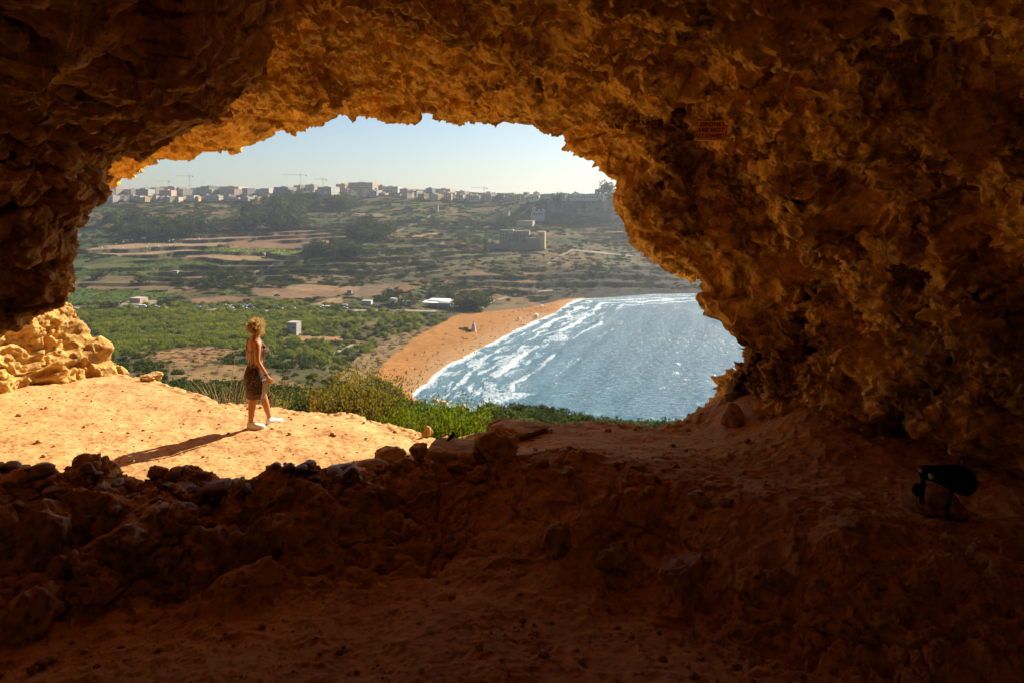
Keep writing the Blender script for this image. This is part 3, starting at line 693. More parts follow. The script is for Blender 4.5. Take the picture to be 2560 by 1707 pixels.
TRACKS = [  # pale lanes and footpaths, as pixel polylines (width m)
 [(905, 612), (940, 605), (990, 580), (1020, 568), (1050, 555), (1075, 540)], [(860, 618), (905, 612)],
 [(1165, 568), (1200, 572), (1230, 565), (1260, 560)], [(1285, 545), (1305, 535), (1330, 515), (1350, 505)],
 [(1180, 782), (1240, 750), (1260, 745), (1290, 738), (1330, 730), (1380, 726)], [(610, 690), (660, 672), (690, 660), (720, 655)],
 [(160, 771), (280, 766), (420, 770), (600, 775), (760, 779), (900, 776), (1010, 776), (1090, 778)], [(1580, 640), (1430, 625), (1400, 640), (1370, 660)],
 [(820, 895), (850, 875), (880, 862)],
]
def build_terrain():
    nu = 560
    us = np.concatenate([np.linspace(-2.2, -0.72, 30, endpoint=False), np.linspace(-0.72, 0.36, 440, endpoint=False), np.linspace(0.36, 2.0, 30)])
    ds = np.concatenate([np.exp(np.linspace(math.log(11.5), math.log(130), 70, endpoint=False)), np.linspace(130, 480, 190, endpoint=False),
                         np.linspace(480, 1130, 400, endpoint=False), np.linspace(1130, 1500, 60, endpoint=False), np.exp(np.linspace(math.log(1500), math.log(9000), 24))])
    U, D = np.meshgrid(us, ds); X = (U * D).ravel(); Y = D.ravel()
    Z = terrain_z(X, Y)
    PX = X / Y * F + CX; PY = HY - Z / Y * F
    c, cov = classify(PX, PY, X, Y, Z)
    for tr in TRACKS:
        for (x0, y0), (x1, y1) in zip(tr[:-1], tr[1:]):
            for k in range(24):
                pass
            tx = np.clip(((PX - x0) * (x1 - x0) + (PY - y0) * (y1 - y0)) / ((x1 - x0) ** 2 + (y1 - y0) ** 2), 0, 1)
            dd = np.hypot(PX - x0 - tx * (x1 - x0), (PY - y0 - tx * (y1 - y0)) * 1.6)
            on = dd < 2.2 * (700 / np.maximum(Y, 300)) ** 0.5
            c = np.where(on[:, None], np.array(PATH)[None], c); cov = np.where(on, 0, cov)
    riser = terrain_z.plot
    m = fast_mesh('terrain', np.stack([X, Y, Z], 1), grid_faces(len(ds), len(us)))
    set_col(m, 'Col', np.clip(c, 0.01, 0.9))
    mt, t, b = nt('hillside earth and scrub'); at = N(t, 'ShaderNodeAttribute', attribute_name='Col'); geo = N(t, 'ShaderNodeNewGeometry')
    n1 = noise_node(t, geo.outputs['Position'], 0.35, 8, 0.65); r = ramp(t, n1.outputs[0], [(0.3, (0.66, 0.66, 0.64)), (0.7, (1.25, 1.25, 1.25))])
    cc = mixc(t, 1.0, at.outputs['Color'], r.outputs[0], 'MULTIPLY')
    cc = mixc(t, 1.0, cc, (0.57, 0.55, 0.51), 'MULTIPLY'); L(t, cc, b.inputs['Base Color']); b.inputs['Roughness'].default_value = 0.95; b.inputs['Specular IOR Level'].default_value = 0.1
    bp = N(t, 'ShaderNodeBump'); bp.inputs['Strength'].default_value = 0.4; bp.inputs['Distance'].default_value = 0.6
    n2 = noise_node(t, geo.outputs['Position'], 0.9, 6, 0.7); L(t, n2.outputs[0], bp.inputs['Height']); L(t, bp.outputs[0], b.inputs['Normal'])
    o = obj('terrain', m, mt); o['kind'] = 'structure'
    return dict(X=X, Y=Y, Z=Z, PX=PX, PY=PY, cov=cov, riser=smooth(0.80, 0.87, riser[1]) * riser[2], nr=len(ds), nc=len(us), us=us, ds=ds)
LAND = build_terrain()

# ------------------------------------------------------------------ the sea
def build_sea():
    us = np.concatenate([np.linspace(-0.3, 0.42, 380, endpoint=False), np.linspace(0.42, 1.6, 30)]); ds = np.concatenate([np.exp(np.linspace(math.log(215), math.log(700), 400, endpoint=False)), np.exp(np.linspace(math.log(700), math.log(9000), 40))])
    U, D = np.meshgrid(us, ds); X = (U * D).ravel(); Y = D.ravel()
    PX = X / Y * F + CX; PY = HY - SEA / Y * F
    sh = np.array([P(px, py, -SEA * F / (py - HY)) for px, py in [(900, 1100)] + SHORE + [(1560, 745), (1750, 733), (2300, 733)]])[:, :2]
    dist = np.full(len(X), 1e9)
    for a, b in zip(sh[:-1], sh[1:]):
        ab = b - a; tx = np.clip(((X - a[0]) * ab[0] + (Y - a[1]) * ab[1]) / (ab @ ab), 0, 1)
        dist = np.minimum(dist, np.hypot(X - a[0] - tx * ab[0], Y - a[1] - tx * ab[1]))
    q = np.stack([X, Y, np.zeros_like(X)], 1)
    # swell rolling in towards the beach
    kd = np.array([-0.86, 0.30])
    ph = (X * kd[0] + Y * kd[1]) + 5.0 * fbm(q / 45.0, 2)
    sw = np.sin(ph / 17.0 * 2 * math.pi / 1.0)
    Z = SEA + 0.42 * sw * smooth(5, 60, dist) + 0.30 * ridged(np.stack([X / 9.0, Y / 14.0, 0 * X], 1), 3, 0.5) * smooth(3, 50, dist) * 0.6 + fbm(q / 2.2, 2) * 0.10
    # surf: wash at the edge, broken rollers further out
    edge = np.exp(-(dist / np.maximum(0.8, 4.5 + 5.0 * fbm(q / 16.0 + 4, 3))) ** 2) * (1 - 0.6 * smooth(55, 80, X))
    zone = smooth(5, 10, dist) * (1 - smooth(45, 90, dist))
    ph2 = dist + 5.0 * fbm(q / 40.0 + 21, 3)
    fr = (ph2 / 15.0) - np.floor(ph2 / 15.0)
    crest = smooth(0.40, 0.97, fr) ** 1.7 * (fr < 0.992)
    patch = smooth(-0.12, 0.45, fbm(np.stack([X / 26.0, Y / 40.0, 0 * X], 1) + 33, 3))
    sd = SHW[-1, :2] - SHW[0, :2]; sd = sd / np.linalg.norm(sd); al = X * sd[0] + Y * sd[1]
    patch = smooth(-0.38, 0.25, fbm(np.stack([al / 60.0, dist / 15.0, 0 * X], 1) + 33, 3)) * (1 - 0.7 * smooth(30, 70, dist))
    roll = zone * crest * patch
    lace = zone * 0.62 * smooth(-0.15, 0.45, fbm(np.stack([al / 16.0, dist / 3.5, 0 * X], 1) + 70, 4)) * (1 - smooth(25, 55, dist))
    extra = np.zeros(len(X))
    for poly in ([(1195, 1040), (1215, 950), (1240, 960), (1245, 985), (1300, 980), (1345, 985), (1270, 1000), (1225, 1012), (1260, 1040), (1230, 1050)],
                 [(1240, 905), (1290, 880), (1305, 900), (1290, 920), (1245, 926)], [(1370, 845), (1400, 832), (1425, 850), (1380, 856)],
                 [(1165, 908), (1185, 895), (1220, 905), (1200, 922), (1175, 920)], [(1420, 800), (1465, 780), (1470, 795), (1430, 806)]):
        extra = np.maximum(extra, in_poly(PX + 4 * fbm(q / 5.0, 3) * 2, PY + 2 * fbm(q / 5.0 + 9, 3), poly) * 1.0)
    foam = np.clip(np.maximum.reduce([edge * 0.9, roll * 0.85, lace, extra * 0.5]), 0, 1.0)
    Z = Z + 0.5 * roll + 0.3 * extra
    cap = smooth(0.55, 0.8, fbm(np.stack([X / 7.0, Y / 12.0, 0 * X], 1) + 90, 3)) * smooth(60, 120, dist)
    foam = np.maximum(foam, cap * 0.4)
    m = fast_mesh('sea', np.stack([X, Y, Z], 1), grid_faces(len(ds), len(us)))
    set_float(m, 'foam', foam); set_float(m, 'shoal', np.exp(-dist / 60.0))
    mt, t, b = nt('sea water'); geo = N(t, 'ShaderNodeNewGeometry'); pos = geo.outputs['Position']
    fa = N(t, 'ShaderNodeAttribute', attribute_name='foam'); sa = N(t, 'ShaderNodeAttribute', attribute_name='shoal')
    mpf = N(t, 'ShaderNodeMapping'); mpf.inputs['Rotation'].default_value = (0, 0, -0.45); mpf.inputs['Scale'].default_value = (1.0, 0.35, 1.0); L(t, pos, mpf.inputs[0])
    nf = noise_node(t, mpf.outputs[0], 0.7, 10, 0.8, 0.6)
    ml = N(t, 'ShaderNodeMath', operation='ADD'); L(t, nf.outputs[0], ml.inputs[0]); ml.inputs[1].default_value = -0.5
    m2 = N(t, 'ShaderNodeMath', operation='MULTIPLY_ADD'); L(t, ml.outputs[0], m2.inputs[0]); m2.inputs[1].default_value = 2.6; L(t, fa.outputs['Fac'], m2.inputs[2])
    fm = ramp(t, m2.outputs[0], [(0.30, (0, 0, 0)), (1.0, (1, 1, 1))])
    wc = mixc(t, sa.outputs['Fac'], (0.016, 0.105, 0.175), (0.10, 0.205, 0.26))
    c = mixc(t, fm.outputs[0], wc, (0.78, 0.80, 0.80)); L(t, c, b.inputs['Base Color'])
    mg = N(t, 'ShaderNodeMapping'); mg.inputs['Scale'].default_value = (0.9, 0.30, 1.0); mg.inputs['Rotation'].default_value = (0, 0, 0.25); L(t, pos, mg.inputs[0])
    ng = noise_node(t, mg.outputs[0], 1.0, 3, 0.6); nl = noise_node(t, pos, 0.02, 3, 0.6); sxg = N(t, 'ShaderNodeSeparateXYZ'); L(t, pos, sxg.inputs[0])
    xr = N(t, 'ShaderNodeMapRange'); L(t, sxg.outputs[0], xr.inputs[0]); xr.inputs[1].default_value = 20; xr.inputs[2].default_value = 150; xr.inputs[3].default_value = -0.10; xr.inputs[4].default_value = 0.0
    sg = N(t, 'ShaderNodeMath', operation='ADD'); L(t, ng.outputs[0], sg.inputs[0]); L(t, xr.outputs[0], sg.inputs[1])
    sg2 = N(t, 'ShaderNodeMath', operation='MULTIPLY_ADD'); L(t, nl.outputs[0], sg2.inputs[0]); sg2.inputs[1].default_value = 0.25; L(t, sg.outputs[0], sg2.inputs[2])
    gl = ramp(t, sg2.outputs[0], [(0.775, (0, 0, 0)), (0.81, (1, 1, 1))])   # sun glitter painted as tiny white flecks, denser to the right
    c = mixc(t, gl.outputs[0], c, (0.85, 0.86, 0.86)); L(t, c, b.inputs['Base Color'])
    rr = N(t, 'ShaderNodeMapRange'); L(t, fm.outputs[0], rr.inputs[0]); rr.inputs[3].default_value = 0.16; rr.inputs[4].default_value = 0.9; L(t, rr.outputs[0], b.inputs['Roughness'])
    b.inputs['Specular IOR Level'].default_value = 0.5; b.inputs['IOR'].default_value = 1.33
    mp = N(t, 'ShaderNodeMapping'); mp.inputs['Scale'].default_value = (0.6, 1.2, 1); L(t, pos, mp.inputs[0])
    nw = noise_node(t, mp.outputs[0], 0.45, 5, 0.62, 0.5)
    bp = N(t, 'ShaderNodeBump'); bp.inputs['Strength'].default_value = 1.0; bp.inputs['Distance'].default_value = 2.2
    L(t, nw.outputs[0], bp.inputs['Height']); L(t, bp.outputs[0], b.inputs['Normal'])
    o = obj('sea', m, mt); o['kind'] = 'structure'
build_sea()
# ------------------------------------------------------------------ finding places on floor and land
def floor_hit(px, py, d0=3.5, d1=14.5):
    ds = np.linspace(d0, d1, 500); x = (px - CX) / F * ds; zr = -(py - HY) / F * ds
    zf = floor_z(x, ds)[0]; k = np.argmax(zr <= zf) if (zr <= zf).any() else len(ds) - 1
    return float(x[k]), float(ds[k]), float(zf[k])
def floor_at(x, y):
    return float(floor_z(np.array([x]), np.array([y]))[0][0])
_LP = LAND['PY'].reshape(LAND['nr'], LAND['nc']); _LZ = LAND['Z'].reshape(LAND['nr'], LAND['nc'])
def land_hit(px, py, dmin=60, dmax=1450):
    u = (px - CX) / F; us, ds = LAND['us'], LAND['ds']
    c = int(np.clip(np.searchsorted(us, u), 1, len(us) - 1)); w = (u - us[c - 1]) / (us[c] - us[c - 1])
    col = _LP[:, c - 1] * (1 - w) + _LP[:, c] * w; zc = _LZ[:, c - 1] * (1 - w) + _LZ[:, c] * w
    ok = (ds >= dmin) & (ds <= dmax) & (col <= py)
    k = np.argmax(ok) if ok.any() else np.searchsorted(ds, dmax) - 1
    return u * ds[k], float(ds[k]), float(zc[k])
def land_at(x, y):
    return float(terrain_z(np.array([x]), np.array([y]))[0])

# ------------------------------------------------------------------ loose rocks
def rock_mesh(seed, sub=3, cuts=7, rough=0.10, flat=1.0):
    rs = np.random.RandomState(seed)
    bm = bmesh.new(); bmesh.ops.create_icosphere(bm, subdivisions=sub, radius=1.0)
    v = np.array([x.co for x in bm.verts])
    for _ in range(cuts):
        n = rs.normal(size=3); n /= np.linalg.norm(n); h = rs.uniform(0.5, 0.82)
        v = v - np.maximum(0, v @ n - h)[:, None] * n[None] * 0.92
    nn = v / np.linalg.norm(v, axis=1)[:, None]
    v = v + nn * (fbm(v * 1.6 + seed, 3) * rough * 1.5 + fbm(v * 5 + seed, 4, 0.6) * rough * 0.5 + ridged(v * 2.5 + seed, 3) * rough * 0.35)[:, None]
    v[:, 2] *= flat
    v /= np.abs(v).max(axis=0)[None]
    for k, x in enumerate(bm.verts): x.co = v[k]
    for f in bm.faces: f.smooth = True
    m = bpy.data.meshes.new('rock'); bm.to_mesh(m); bm.free(); return m

def place_rock(name, mesh, mat, px, py, wpx, hpx, label, cat='boulder', group=None, deep=0.35, rz=None, asp=0.8, d=None, tilt=0.0):
    """rock whose visible foot is at (px, py) and whose size in the photograph is wpx x hpx"""
    x, y, z = floor_hit(px, py) if d is None else ((px - CX) / F * d, d, None)
    if z is None: z = floor_at(x, y)
    w = wpx / F * y / 2; h = max(0.04, -((py - hpx) - HY) / F * (y + w * asp * 0.6) - z)
    o = obj(name, mesh, mat); o.scale = (w, w * asp, h / 2 * (1 + deep)); o.location = (x, y + w * asp * 0.6, z + h / 2 * (1 - deep))
    o.rotation_euler = (tilt, tilt * 0.7, random.uniform(0, 6.28) if rz is None else rz)
    if rz is None: o.scale = (w, w * (0.9 + 0.2 * random.random()), o.scale[2])
    tag(o, label, cat, group); return o

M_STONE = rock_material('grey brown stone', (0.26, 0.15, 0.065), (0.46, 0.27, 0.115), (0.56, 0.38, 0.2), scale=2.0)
RB = [rock_mesh(20 + k, 4, 8 + k % 3, 0.09) for k in range(6)]
def block_mesh(seed):
    bm = bmesh.new(); bmesh.ops.create_cube(bm, size=2.0); bmesh.ops.subdivide_edges(bm, edges=bm.edges[:], cuts=24, use_grid_fill=True)
    v = np.array([x.co for x in bm.verts]); r = np.abs(v).max(axis=1); n = v / np.linalg.norm(v, axis=1)[:, None]
    p6 = (np.abs(v) ** 7).sum(1) ** (1 / 7.0); v = v / p6[:, None]
    v[:, 0] *= 1 + 0.10 * v[:, 2] * -1; v = v + n * (fbm(v * 1.2 + seed, 3) * 0.10 + fbm(v * 5 + seed, 4, 0.6) * 0.035)[:, None]
    v /= np.abs(v).max(axis=0)[None]
    for k, x in enumerate(bm.verts): x.co = v[k]
    for f in bm.faces: f.smooth = True
    m = bpy.data.meshes.new('block'); bm.to_mesh(m); bm.free(); return m

place_rock('boulder', rock_mesh(3, 5, 6, 0.10), M_BOULD, 370, 953, 60, 26, 'flat tan boulder lying alone at the terrace edge by the left rock', rz=0.2, asp=0.7)
place_rock('rock_outcrop', rock_mesh(8, 5, 5, 0.16), M_BOULD, 775, 1012, 72, 30, 'crumbling tan outcrop on the terrace rim right of the woman', 'rock', rz=0.3, asp=0.7)
place_rock('rock_outcrop', rock_mesh(9, 5, 4, 0.18), M_BOULD, 828, 1028, 78, 40, 'crusted pale outcrop sloping down the terrace beside the olive bush', 'rock', rz=1.0, asp=0.9)
place_rock('boulder', block_mesh(4), M_BOULD, 1135, 1172, 165, 64, 'square flat-topped block that the small bird perches on', rz=-0.28, asp=0.75)
place_rock('boulder', rock_mesh(12, 5, 7, 0.08), M_BOULD, 1250, 1150, 140, 88, 'large humped boulder just right of the flat-topped block', rz=0.4, asp=0.8)
place_rock('boulder', rock_mesh(13, 5, 5, 0.06), M_BOULD, 1300, 1098, 170, 50, 'smooth rounded rock dome on the ledge above the sea', rz=0.1, asp=0.6)
so_ = place_rock('boulder', rock_mesh(14, 5, 8, 0.07), M_BOULD, 1268, 1080, 96, 44, 'thin orange slab glowing in the sun at the ledge edge', rz=0.0, asp=0.35); so_.location.y += 0.25; so_.location.x -= 0.05; so_.location.z -= 0.12
place_rock('boulder', rock_mesh(15, 5, 6, 0.09), M_BOULD, 968, 1158, 92, 48, 'pale pointed boulder half lit at the end of the sunlit terrace', rz=0.8, asp=0.8)
place_rock('boulder', rock_mesh(16, 4, 6, 0.08), M_BOULD, 930, 1172, 84, 24, 'low flat stone in front of the pale pointed boulder', rz=0.1, asp=0.6)
place_rock('boulder', rock_mesh(17, 4, 7, 0.08), M_BOULD, 1048, 1148, 60, 44, 'brown knobbly boulder left of the flat-topped block', rz=0.5)
place_rock('boulder', rock_mesh(18, 4, 7, 0.1), M_BOULD, 1068, 1040 + 52, 30, 30, 'pointed tan stone under the green feathery shrub', rz=0.5)
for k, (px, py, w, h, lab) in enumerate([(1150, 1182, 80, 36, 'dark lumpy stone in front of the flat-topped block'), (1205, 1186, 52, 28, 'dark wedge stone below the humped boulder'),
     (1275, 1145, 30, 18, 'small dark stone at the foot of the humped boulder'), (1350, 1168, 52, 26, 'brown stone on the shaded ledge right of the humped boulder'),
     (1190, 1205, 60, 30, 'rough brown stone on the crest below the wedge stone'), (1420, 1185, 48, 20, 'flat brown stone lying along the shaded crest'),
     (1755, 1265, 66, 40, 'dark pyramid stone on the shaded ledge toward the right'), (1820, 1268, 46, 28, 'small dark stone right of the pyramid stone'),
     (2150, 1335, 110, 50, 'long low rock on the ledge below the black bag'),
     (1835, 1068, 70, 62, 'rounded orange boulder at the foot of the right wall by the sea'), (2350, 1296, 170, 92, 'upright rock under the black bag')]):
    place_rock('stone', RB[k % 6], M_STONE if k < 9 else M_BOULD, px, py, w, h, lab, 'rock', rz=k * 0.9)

# smooth wet stones bedded along the crest of the ridge
RW = [rock_mesh(60 + k, 3, 4 + k % 5, 0.10, 0.8) for k in range(12)]
M_WET = rock_material('polished wet stone', (0.12, 0.075, 0.045), (0.24, 0.15, 0.08), (0.32, 0.22, 0.13), scale=3.0, bump=0.6, rough=0.5, spec=0.35)
rr = random.Random(5)
for k in range(110):
    px = rr.uniform(-60, 900); u = (px - CX) / F
    cr = np.interp(px, [-250, 0, 400, 760, 1080], [6.7, 6.6, 6.6, 6.8, 7.1]); s = rr.gauss(-0.02, 0.2)
    y = cr + s; x = u * y; z = floor_at(x, y)
    w = rr.choice([0.025, 0.03, 0.04, 0.05, 0.07, 0.09, 0.13]) * rr.uniform(0.8, 1.3)
    o = obj('wet_stone', RW[k % 12], M_WET); o.location = (x, y, z + w * 0.05); o.scale = (w, w * rr.uniform(0.6, 1), w * rr.uniform(0.4, 0.75))
    o.rotation_euler = (rr.uniform(-.3, .3), rr.uniform(-.3, .3), rr.uniform(0, 6.28))
    tag(o, 'smooth dark wet stone bedded among others on the ridge crest', 'stone', 'smooth stones along the ridge crest')
# blocks jutting from the shaded face of the ridge
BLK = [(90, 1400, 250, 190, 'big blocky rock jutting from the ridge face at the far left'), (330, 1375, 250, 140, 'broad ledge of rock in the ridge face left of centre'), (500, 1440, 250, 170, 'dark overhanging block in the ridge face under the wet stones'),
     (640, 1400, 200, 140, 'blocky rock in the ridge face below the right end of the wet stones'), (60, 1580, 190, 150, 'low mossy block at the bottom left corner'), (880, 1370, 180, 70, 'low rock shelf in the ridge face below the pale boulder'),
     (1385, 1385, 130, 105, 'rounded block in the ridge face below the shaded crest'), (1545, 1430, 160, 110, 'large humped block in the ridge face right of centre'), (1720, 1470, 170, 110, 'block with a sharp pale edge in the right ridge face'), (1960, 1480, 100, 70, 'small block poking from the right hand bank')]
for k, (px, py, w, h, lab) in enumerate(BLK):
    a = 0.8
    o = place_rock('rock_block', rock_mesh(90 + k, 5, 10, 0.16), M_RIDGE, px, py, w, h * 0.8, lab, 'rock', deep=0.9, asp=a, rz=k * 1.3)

# pebbles scattered over terrace and pit: too many to count
def build_pebbles():
    base = rock_mesh(140, 1, 4, 0.08, 0.7); bv = np.array([v.co for v in base.vertices]); bf = np.array([list(p.vertices) for p in base.polygons])
    rs = np.random.RandomState(3); n = 2600
    px = rs.uniform(-80, 2400, n); t = rs.rand(n)
    y = np.where(rs.rand(n) < 0.6, rs.uniform(7.6, 13, n), rs.uniform(4.2, 7.4, n)); x = (px - CX) / F * y
    ye = np.interp(x, EDGE[:, 0], EDGE[:, 1]); ok = y < ye - 0.1; x, y = x[ok], y[ok]; z = floor_z(x, y)[0]
    s = 0.006 * np.exp(rs.normal(0.3, 0.75, len(x))); s = np.minimum(s, 0.05)
    a = rs.uniform(0, 6.28, len(x)); ca, sa = np.cos(a), np.sin(a)
    Vx = bv[None, :, 0] * ca[:, None] - bv[None, :, 1] * sa[:, None]; Vy = bv[None, :, 0] * sa[:, None] + bv[None, :, 1] * ca[:, None]
    V = np.stack([x[:, None] + s[:, None] * Vx, y[:, None] + s[:, None] * Vy * 0.8, z[:, None] + s[:, None] * (bv[None, :, 2] * 0.7 + 0.3)], -1).reshape(-1, 3)
    Fc = (bf[None] + (np.arange(len(x)) * len(bv))[:, None, None]).reshape(-1, 3)
    o = obj('pebbles', fast_mesh('pebbles', V, Fc), M_STONE); o['kind'] = 'stuff'; o['label'] = 'scattered small pebbles and crumbs of stone on the cave floor'
build_pebbles()
# ------------------------------------------------------------------ foliage
def leaf_material(name, a, b_, trans=0.35, scale=0.6):
    m = bpy.data.materials.new(name); m.use_nodes = True; t = m.node_tree; t.nodes.clear()
    out = t.nodes.new('ShaderNodeOutputMaterial'); oi = t.nodes.new('ShaderNodeObjectInfo'); geo = t.nodes.new('ShaderNodeNewGeometry')
    n = noise_node(t, geo.outputs['Position'], scale, 4, 0.6)
    ad = N(t, 'ShaderNodeMath', operation='MULTIPLY_ADD'); L(t, oi.outputs['Random'], ad.inputs[0]); ad.inputs[1].default_value = 0.5; 
    sb = N(t, 'ShaderNodeMath', operation='SUBTRACT'); L(t, n.outputs[0], sb.inputs[0]); sb.inputs[1].default_value = 0.25; L(t, sb.outputs[0], ad.inputs[2])
    r = ramp(t, ad.outputs[0], [(0.2, a), (0.8, b_)])
    df = N(t, 'ShaderNodeBsdfDiffuse'); tr = N(t, 'ShaderNodeBsdfTranslucent'); L(t, r.outputs[0], df.inputs[0])
    g = mixc(t, 1.0, r.outputs[0], (1.25, 1.2, 0.6), 'MULTIPLY'); L(t, g, tr.inputs[0])
    mx = N(t, 'ShaderNodeMixShader'); mx.inputs[0].default_value = trans; L(t, df.outputs[0], mx.inputs[1]); L(t, tr.outputs[0], mx.inputs[2]); L(t, mx.outputs[0], out.inputs[0])
    return m
M_SCRUB = leaf_material('dark scrub leaves', (0.027, 0.042, 0.012), (0.080, 0.098, 0.026), 0.25, 0.1)
M_REED = leaf_material('reed leaves', (0.070, 0.098, 0.016), (0.20, 0.215, 0.04), 0.5, 0.05)
M_DRY = leaf_material('dry grass tufts', (0.11, 0.082, 0.036), (0.21, 0.155, 0.07), 0.35, 0.1)
M_CROWN = leaf_material('tree crown leaves', (0.028, 0.040, 0.015), (0.075, 0.088, 0.028), 0.25, 0.15)
M_BARK = simple('tree bark', (0.13, 0.09, 0.06), 0.95)

def quads_mesh(name, C, A, B, mat, tri=True):
    """leaves: centre, two half-axes -> diamond quads"""
    n = len(C); V = np.stack([C - A, C + B, C + A, C - B], 1).reshape(-1, 3); Fq = np.arange(n * 4).reshape(-1, 4)
    m = fast_mesh(name, V, Fq, False); m.materials.append(mat); return m

def clump(rs, n, lobes, size, squash=0.8, long=1.3):
    """leaf quads on a lumpy body of several lobes; bottom at z=0"""
    lc = rs.normal(size=(lobes, 3)) * np.array([0.42, 0.42, 0.22]) + np.array([0, 0, 0.5]); lr = rs.uniform(0.32, 0.58, lobes)
    k = rs.randint(0, lobes, n); dn = rs.normal(size=(n, 3)); dn /= np.linalg.norm(dn, axis=1)[:, None]
    C = lc[k] + dn * (lr[k] * rs.uniform(0.72, 1.06, n))[:, None]; C[:, 2] = np.maximum(0.02, C[:, 2] * squash * 1.15)
    a = rs.normal(size=(n, 3)); a /= np.linalg.norm(a, axis=1)[:, None]; b = np.cross(a, dn + 0.4 * rs.normal(size=(n, 3))); b /= np.linalg.norm(b, axis=1)[:, None]
    s = size * rs.uniform(0.6, 1.4, n)
    return C, a * (s * long)[:, None], b * (s * 0.6)[:, None]

PROTO = bpy.data.collections.new('foliage prototypes')
def proto_set(nm, mk, n=5):
    c = bpy.data.collections.new(nm)
    for k in range(n):
        o = bpy.data.objects.new('%s_%d' % (nm, k), mk(np.random.RandomState(300 + k + len(nm) * 17))); c.objects.link(o)
    return c
def mk_bush(rs): return quads_mesh('bush', *clump(rs, 300, 7, 0.13, 0.75), M_SCRUB)
def mk_reed(rs):
    n = 220; C = np.stack([rs.normal(0, 0.42, n), rs.normal(0, 0.42, n), rs.uniform(0.1, 1.0, n)], 1); C[:, 2] *= 1 - 0.35 * np.hypot(C[:, 0], C[:, 1])
    A = np.stack([rs.normal(0, 0.10, n), rs.normal(0, 0.10, n), rs.uniform(0.16, 0.34, n)], 1); t = rs.uniform(0, 6.28, n); w = rs.uniform(0.025, 0.07, n)
    return quads_mesh('reed', C, A, np.stack([np.cos(t) * w, np.sin(t) * w, 0 * t], 1), M_REED)
def mk_tuft(rs):
    n = 130; C = np.stack([rs.normal(0, 0.40, n), rs.normal(0, 0.40, n), rs.uniform(0.05, 0.5, n)], 1)
    A = np.stack([rs.normal(0, 0.14, n), rs.normal(0, 0.14, n), rs.uniform(0.08, 0.2, n)], 1); t = rs.uniform(0, 6.28, n); w = rs.uniform(0.03, 0.08, n)
    return quads_mesh('tuft', C, A, np.stack([np.cos(t) * w, np.sin(t) * w, 0 * t], 1), M_DRY)
PB, PR, PT = proto_set('bush', mk_bush), proto_set('reed', mk_reed), proto_set('tuft', mk_tuft)

def scatter_nodes(coll):
    g = bpy.data.node_groups.new('scatter ' + coll.name, 'GeometryNodeTree')
    g.interface.new_socket('Geometry', in_out='INPUT', socket_type='NodeSocketGeometry'); g.interface.new_socket('Geometry', in_out='OUTPUT', socket_type='NodeSocketGeometry')
    gi = g.nodes.new('NodeGroupInput'); go = g.nodes.new('NodeGroupOutput'); ip = g.nodes.new('GeometryNodeInstanceOnPoints'); ci = g.nodes.new('GeometryNodeCollectionInfo')
    ci.inputs[0].default_value = coll; ci.inputs[1].default_value = True; ci.inputs[2].default_value = True
    def at(nm, ty):
        a = g.nodes.new('GeometryNodeInputNamedAttribute'); a.data_type = ty; a.inputs[0].default_value = nm; return a.outputs[0]
    g.links.new(gi.outputs[0], ip.inputs['Points']); g.links.new(ci.outputs[0], ip.inputs['Instance']); ip.inputs['Pick Instance'].default_value = True
    g.links.new(at('pick', 'INT'), ip.inputs['Instance Index'])
    cx = g.nodes.new('ShaderNodeCombineXYZ'); g.links.new(at('rz', 'FLOAT'), cx.inputs[2]); g.links.new(cx.outputs[0], ip.inputs['Rotation'])
    cs = g.nodes.new('ShaderNodeCombineXYZ'); s, h = at('sc', 'FLOAT'), at('hh', 'FLOAT')
    g.links.new(at('sx', 'FLOAT'), cs.inputs[0]); g.links.new(s, cs.inputs[1]); g.links.new(h, cs.inputs[2]); g.links.new(cs.outputs[0], ip.inputs['Scale'])
    g.links.new(ip.outputs[0], go.inputs[0]); return g

def scatter(name, coll, pts, sc, hh, label, mat, long=1.0):
    rs = np.random.RandomState(len(pts)); m = bpy.data.meshes.new(name); m.vertices.add(len(pts)); m.vertices.foreach_set('co', np.asarray(pts, np.float32).ravel())
    set_float(m, 'sc', sc); set_float(m, 'hh', hh); set_float(m, 'sx', sc * (1 + (long - 1) * rs.uniform(0, 1, len(pts)) ** 1.5)); set_float(m, 'rz', rs.uniform(0, 6.28, len(pts)) if long == 1.0 else rs.normal(0, 0.25, len(pts))); set_float(m, 'pick', rs.randint(0, 5, len(pts)), 'INT'); m.update()
    o = obj(name, m, mat); o['kind'] = 'stuff'; o['label'] = label
    md = o.modifiers.new('scatter', 'NODES'); md.node_group = scatter_nodes(coll); return o

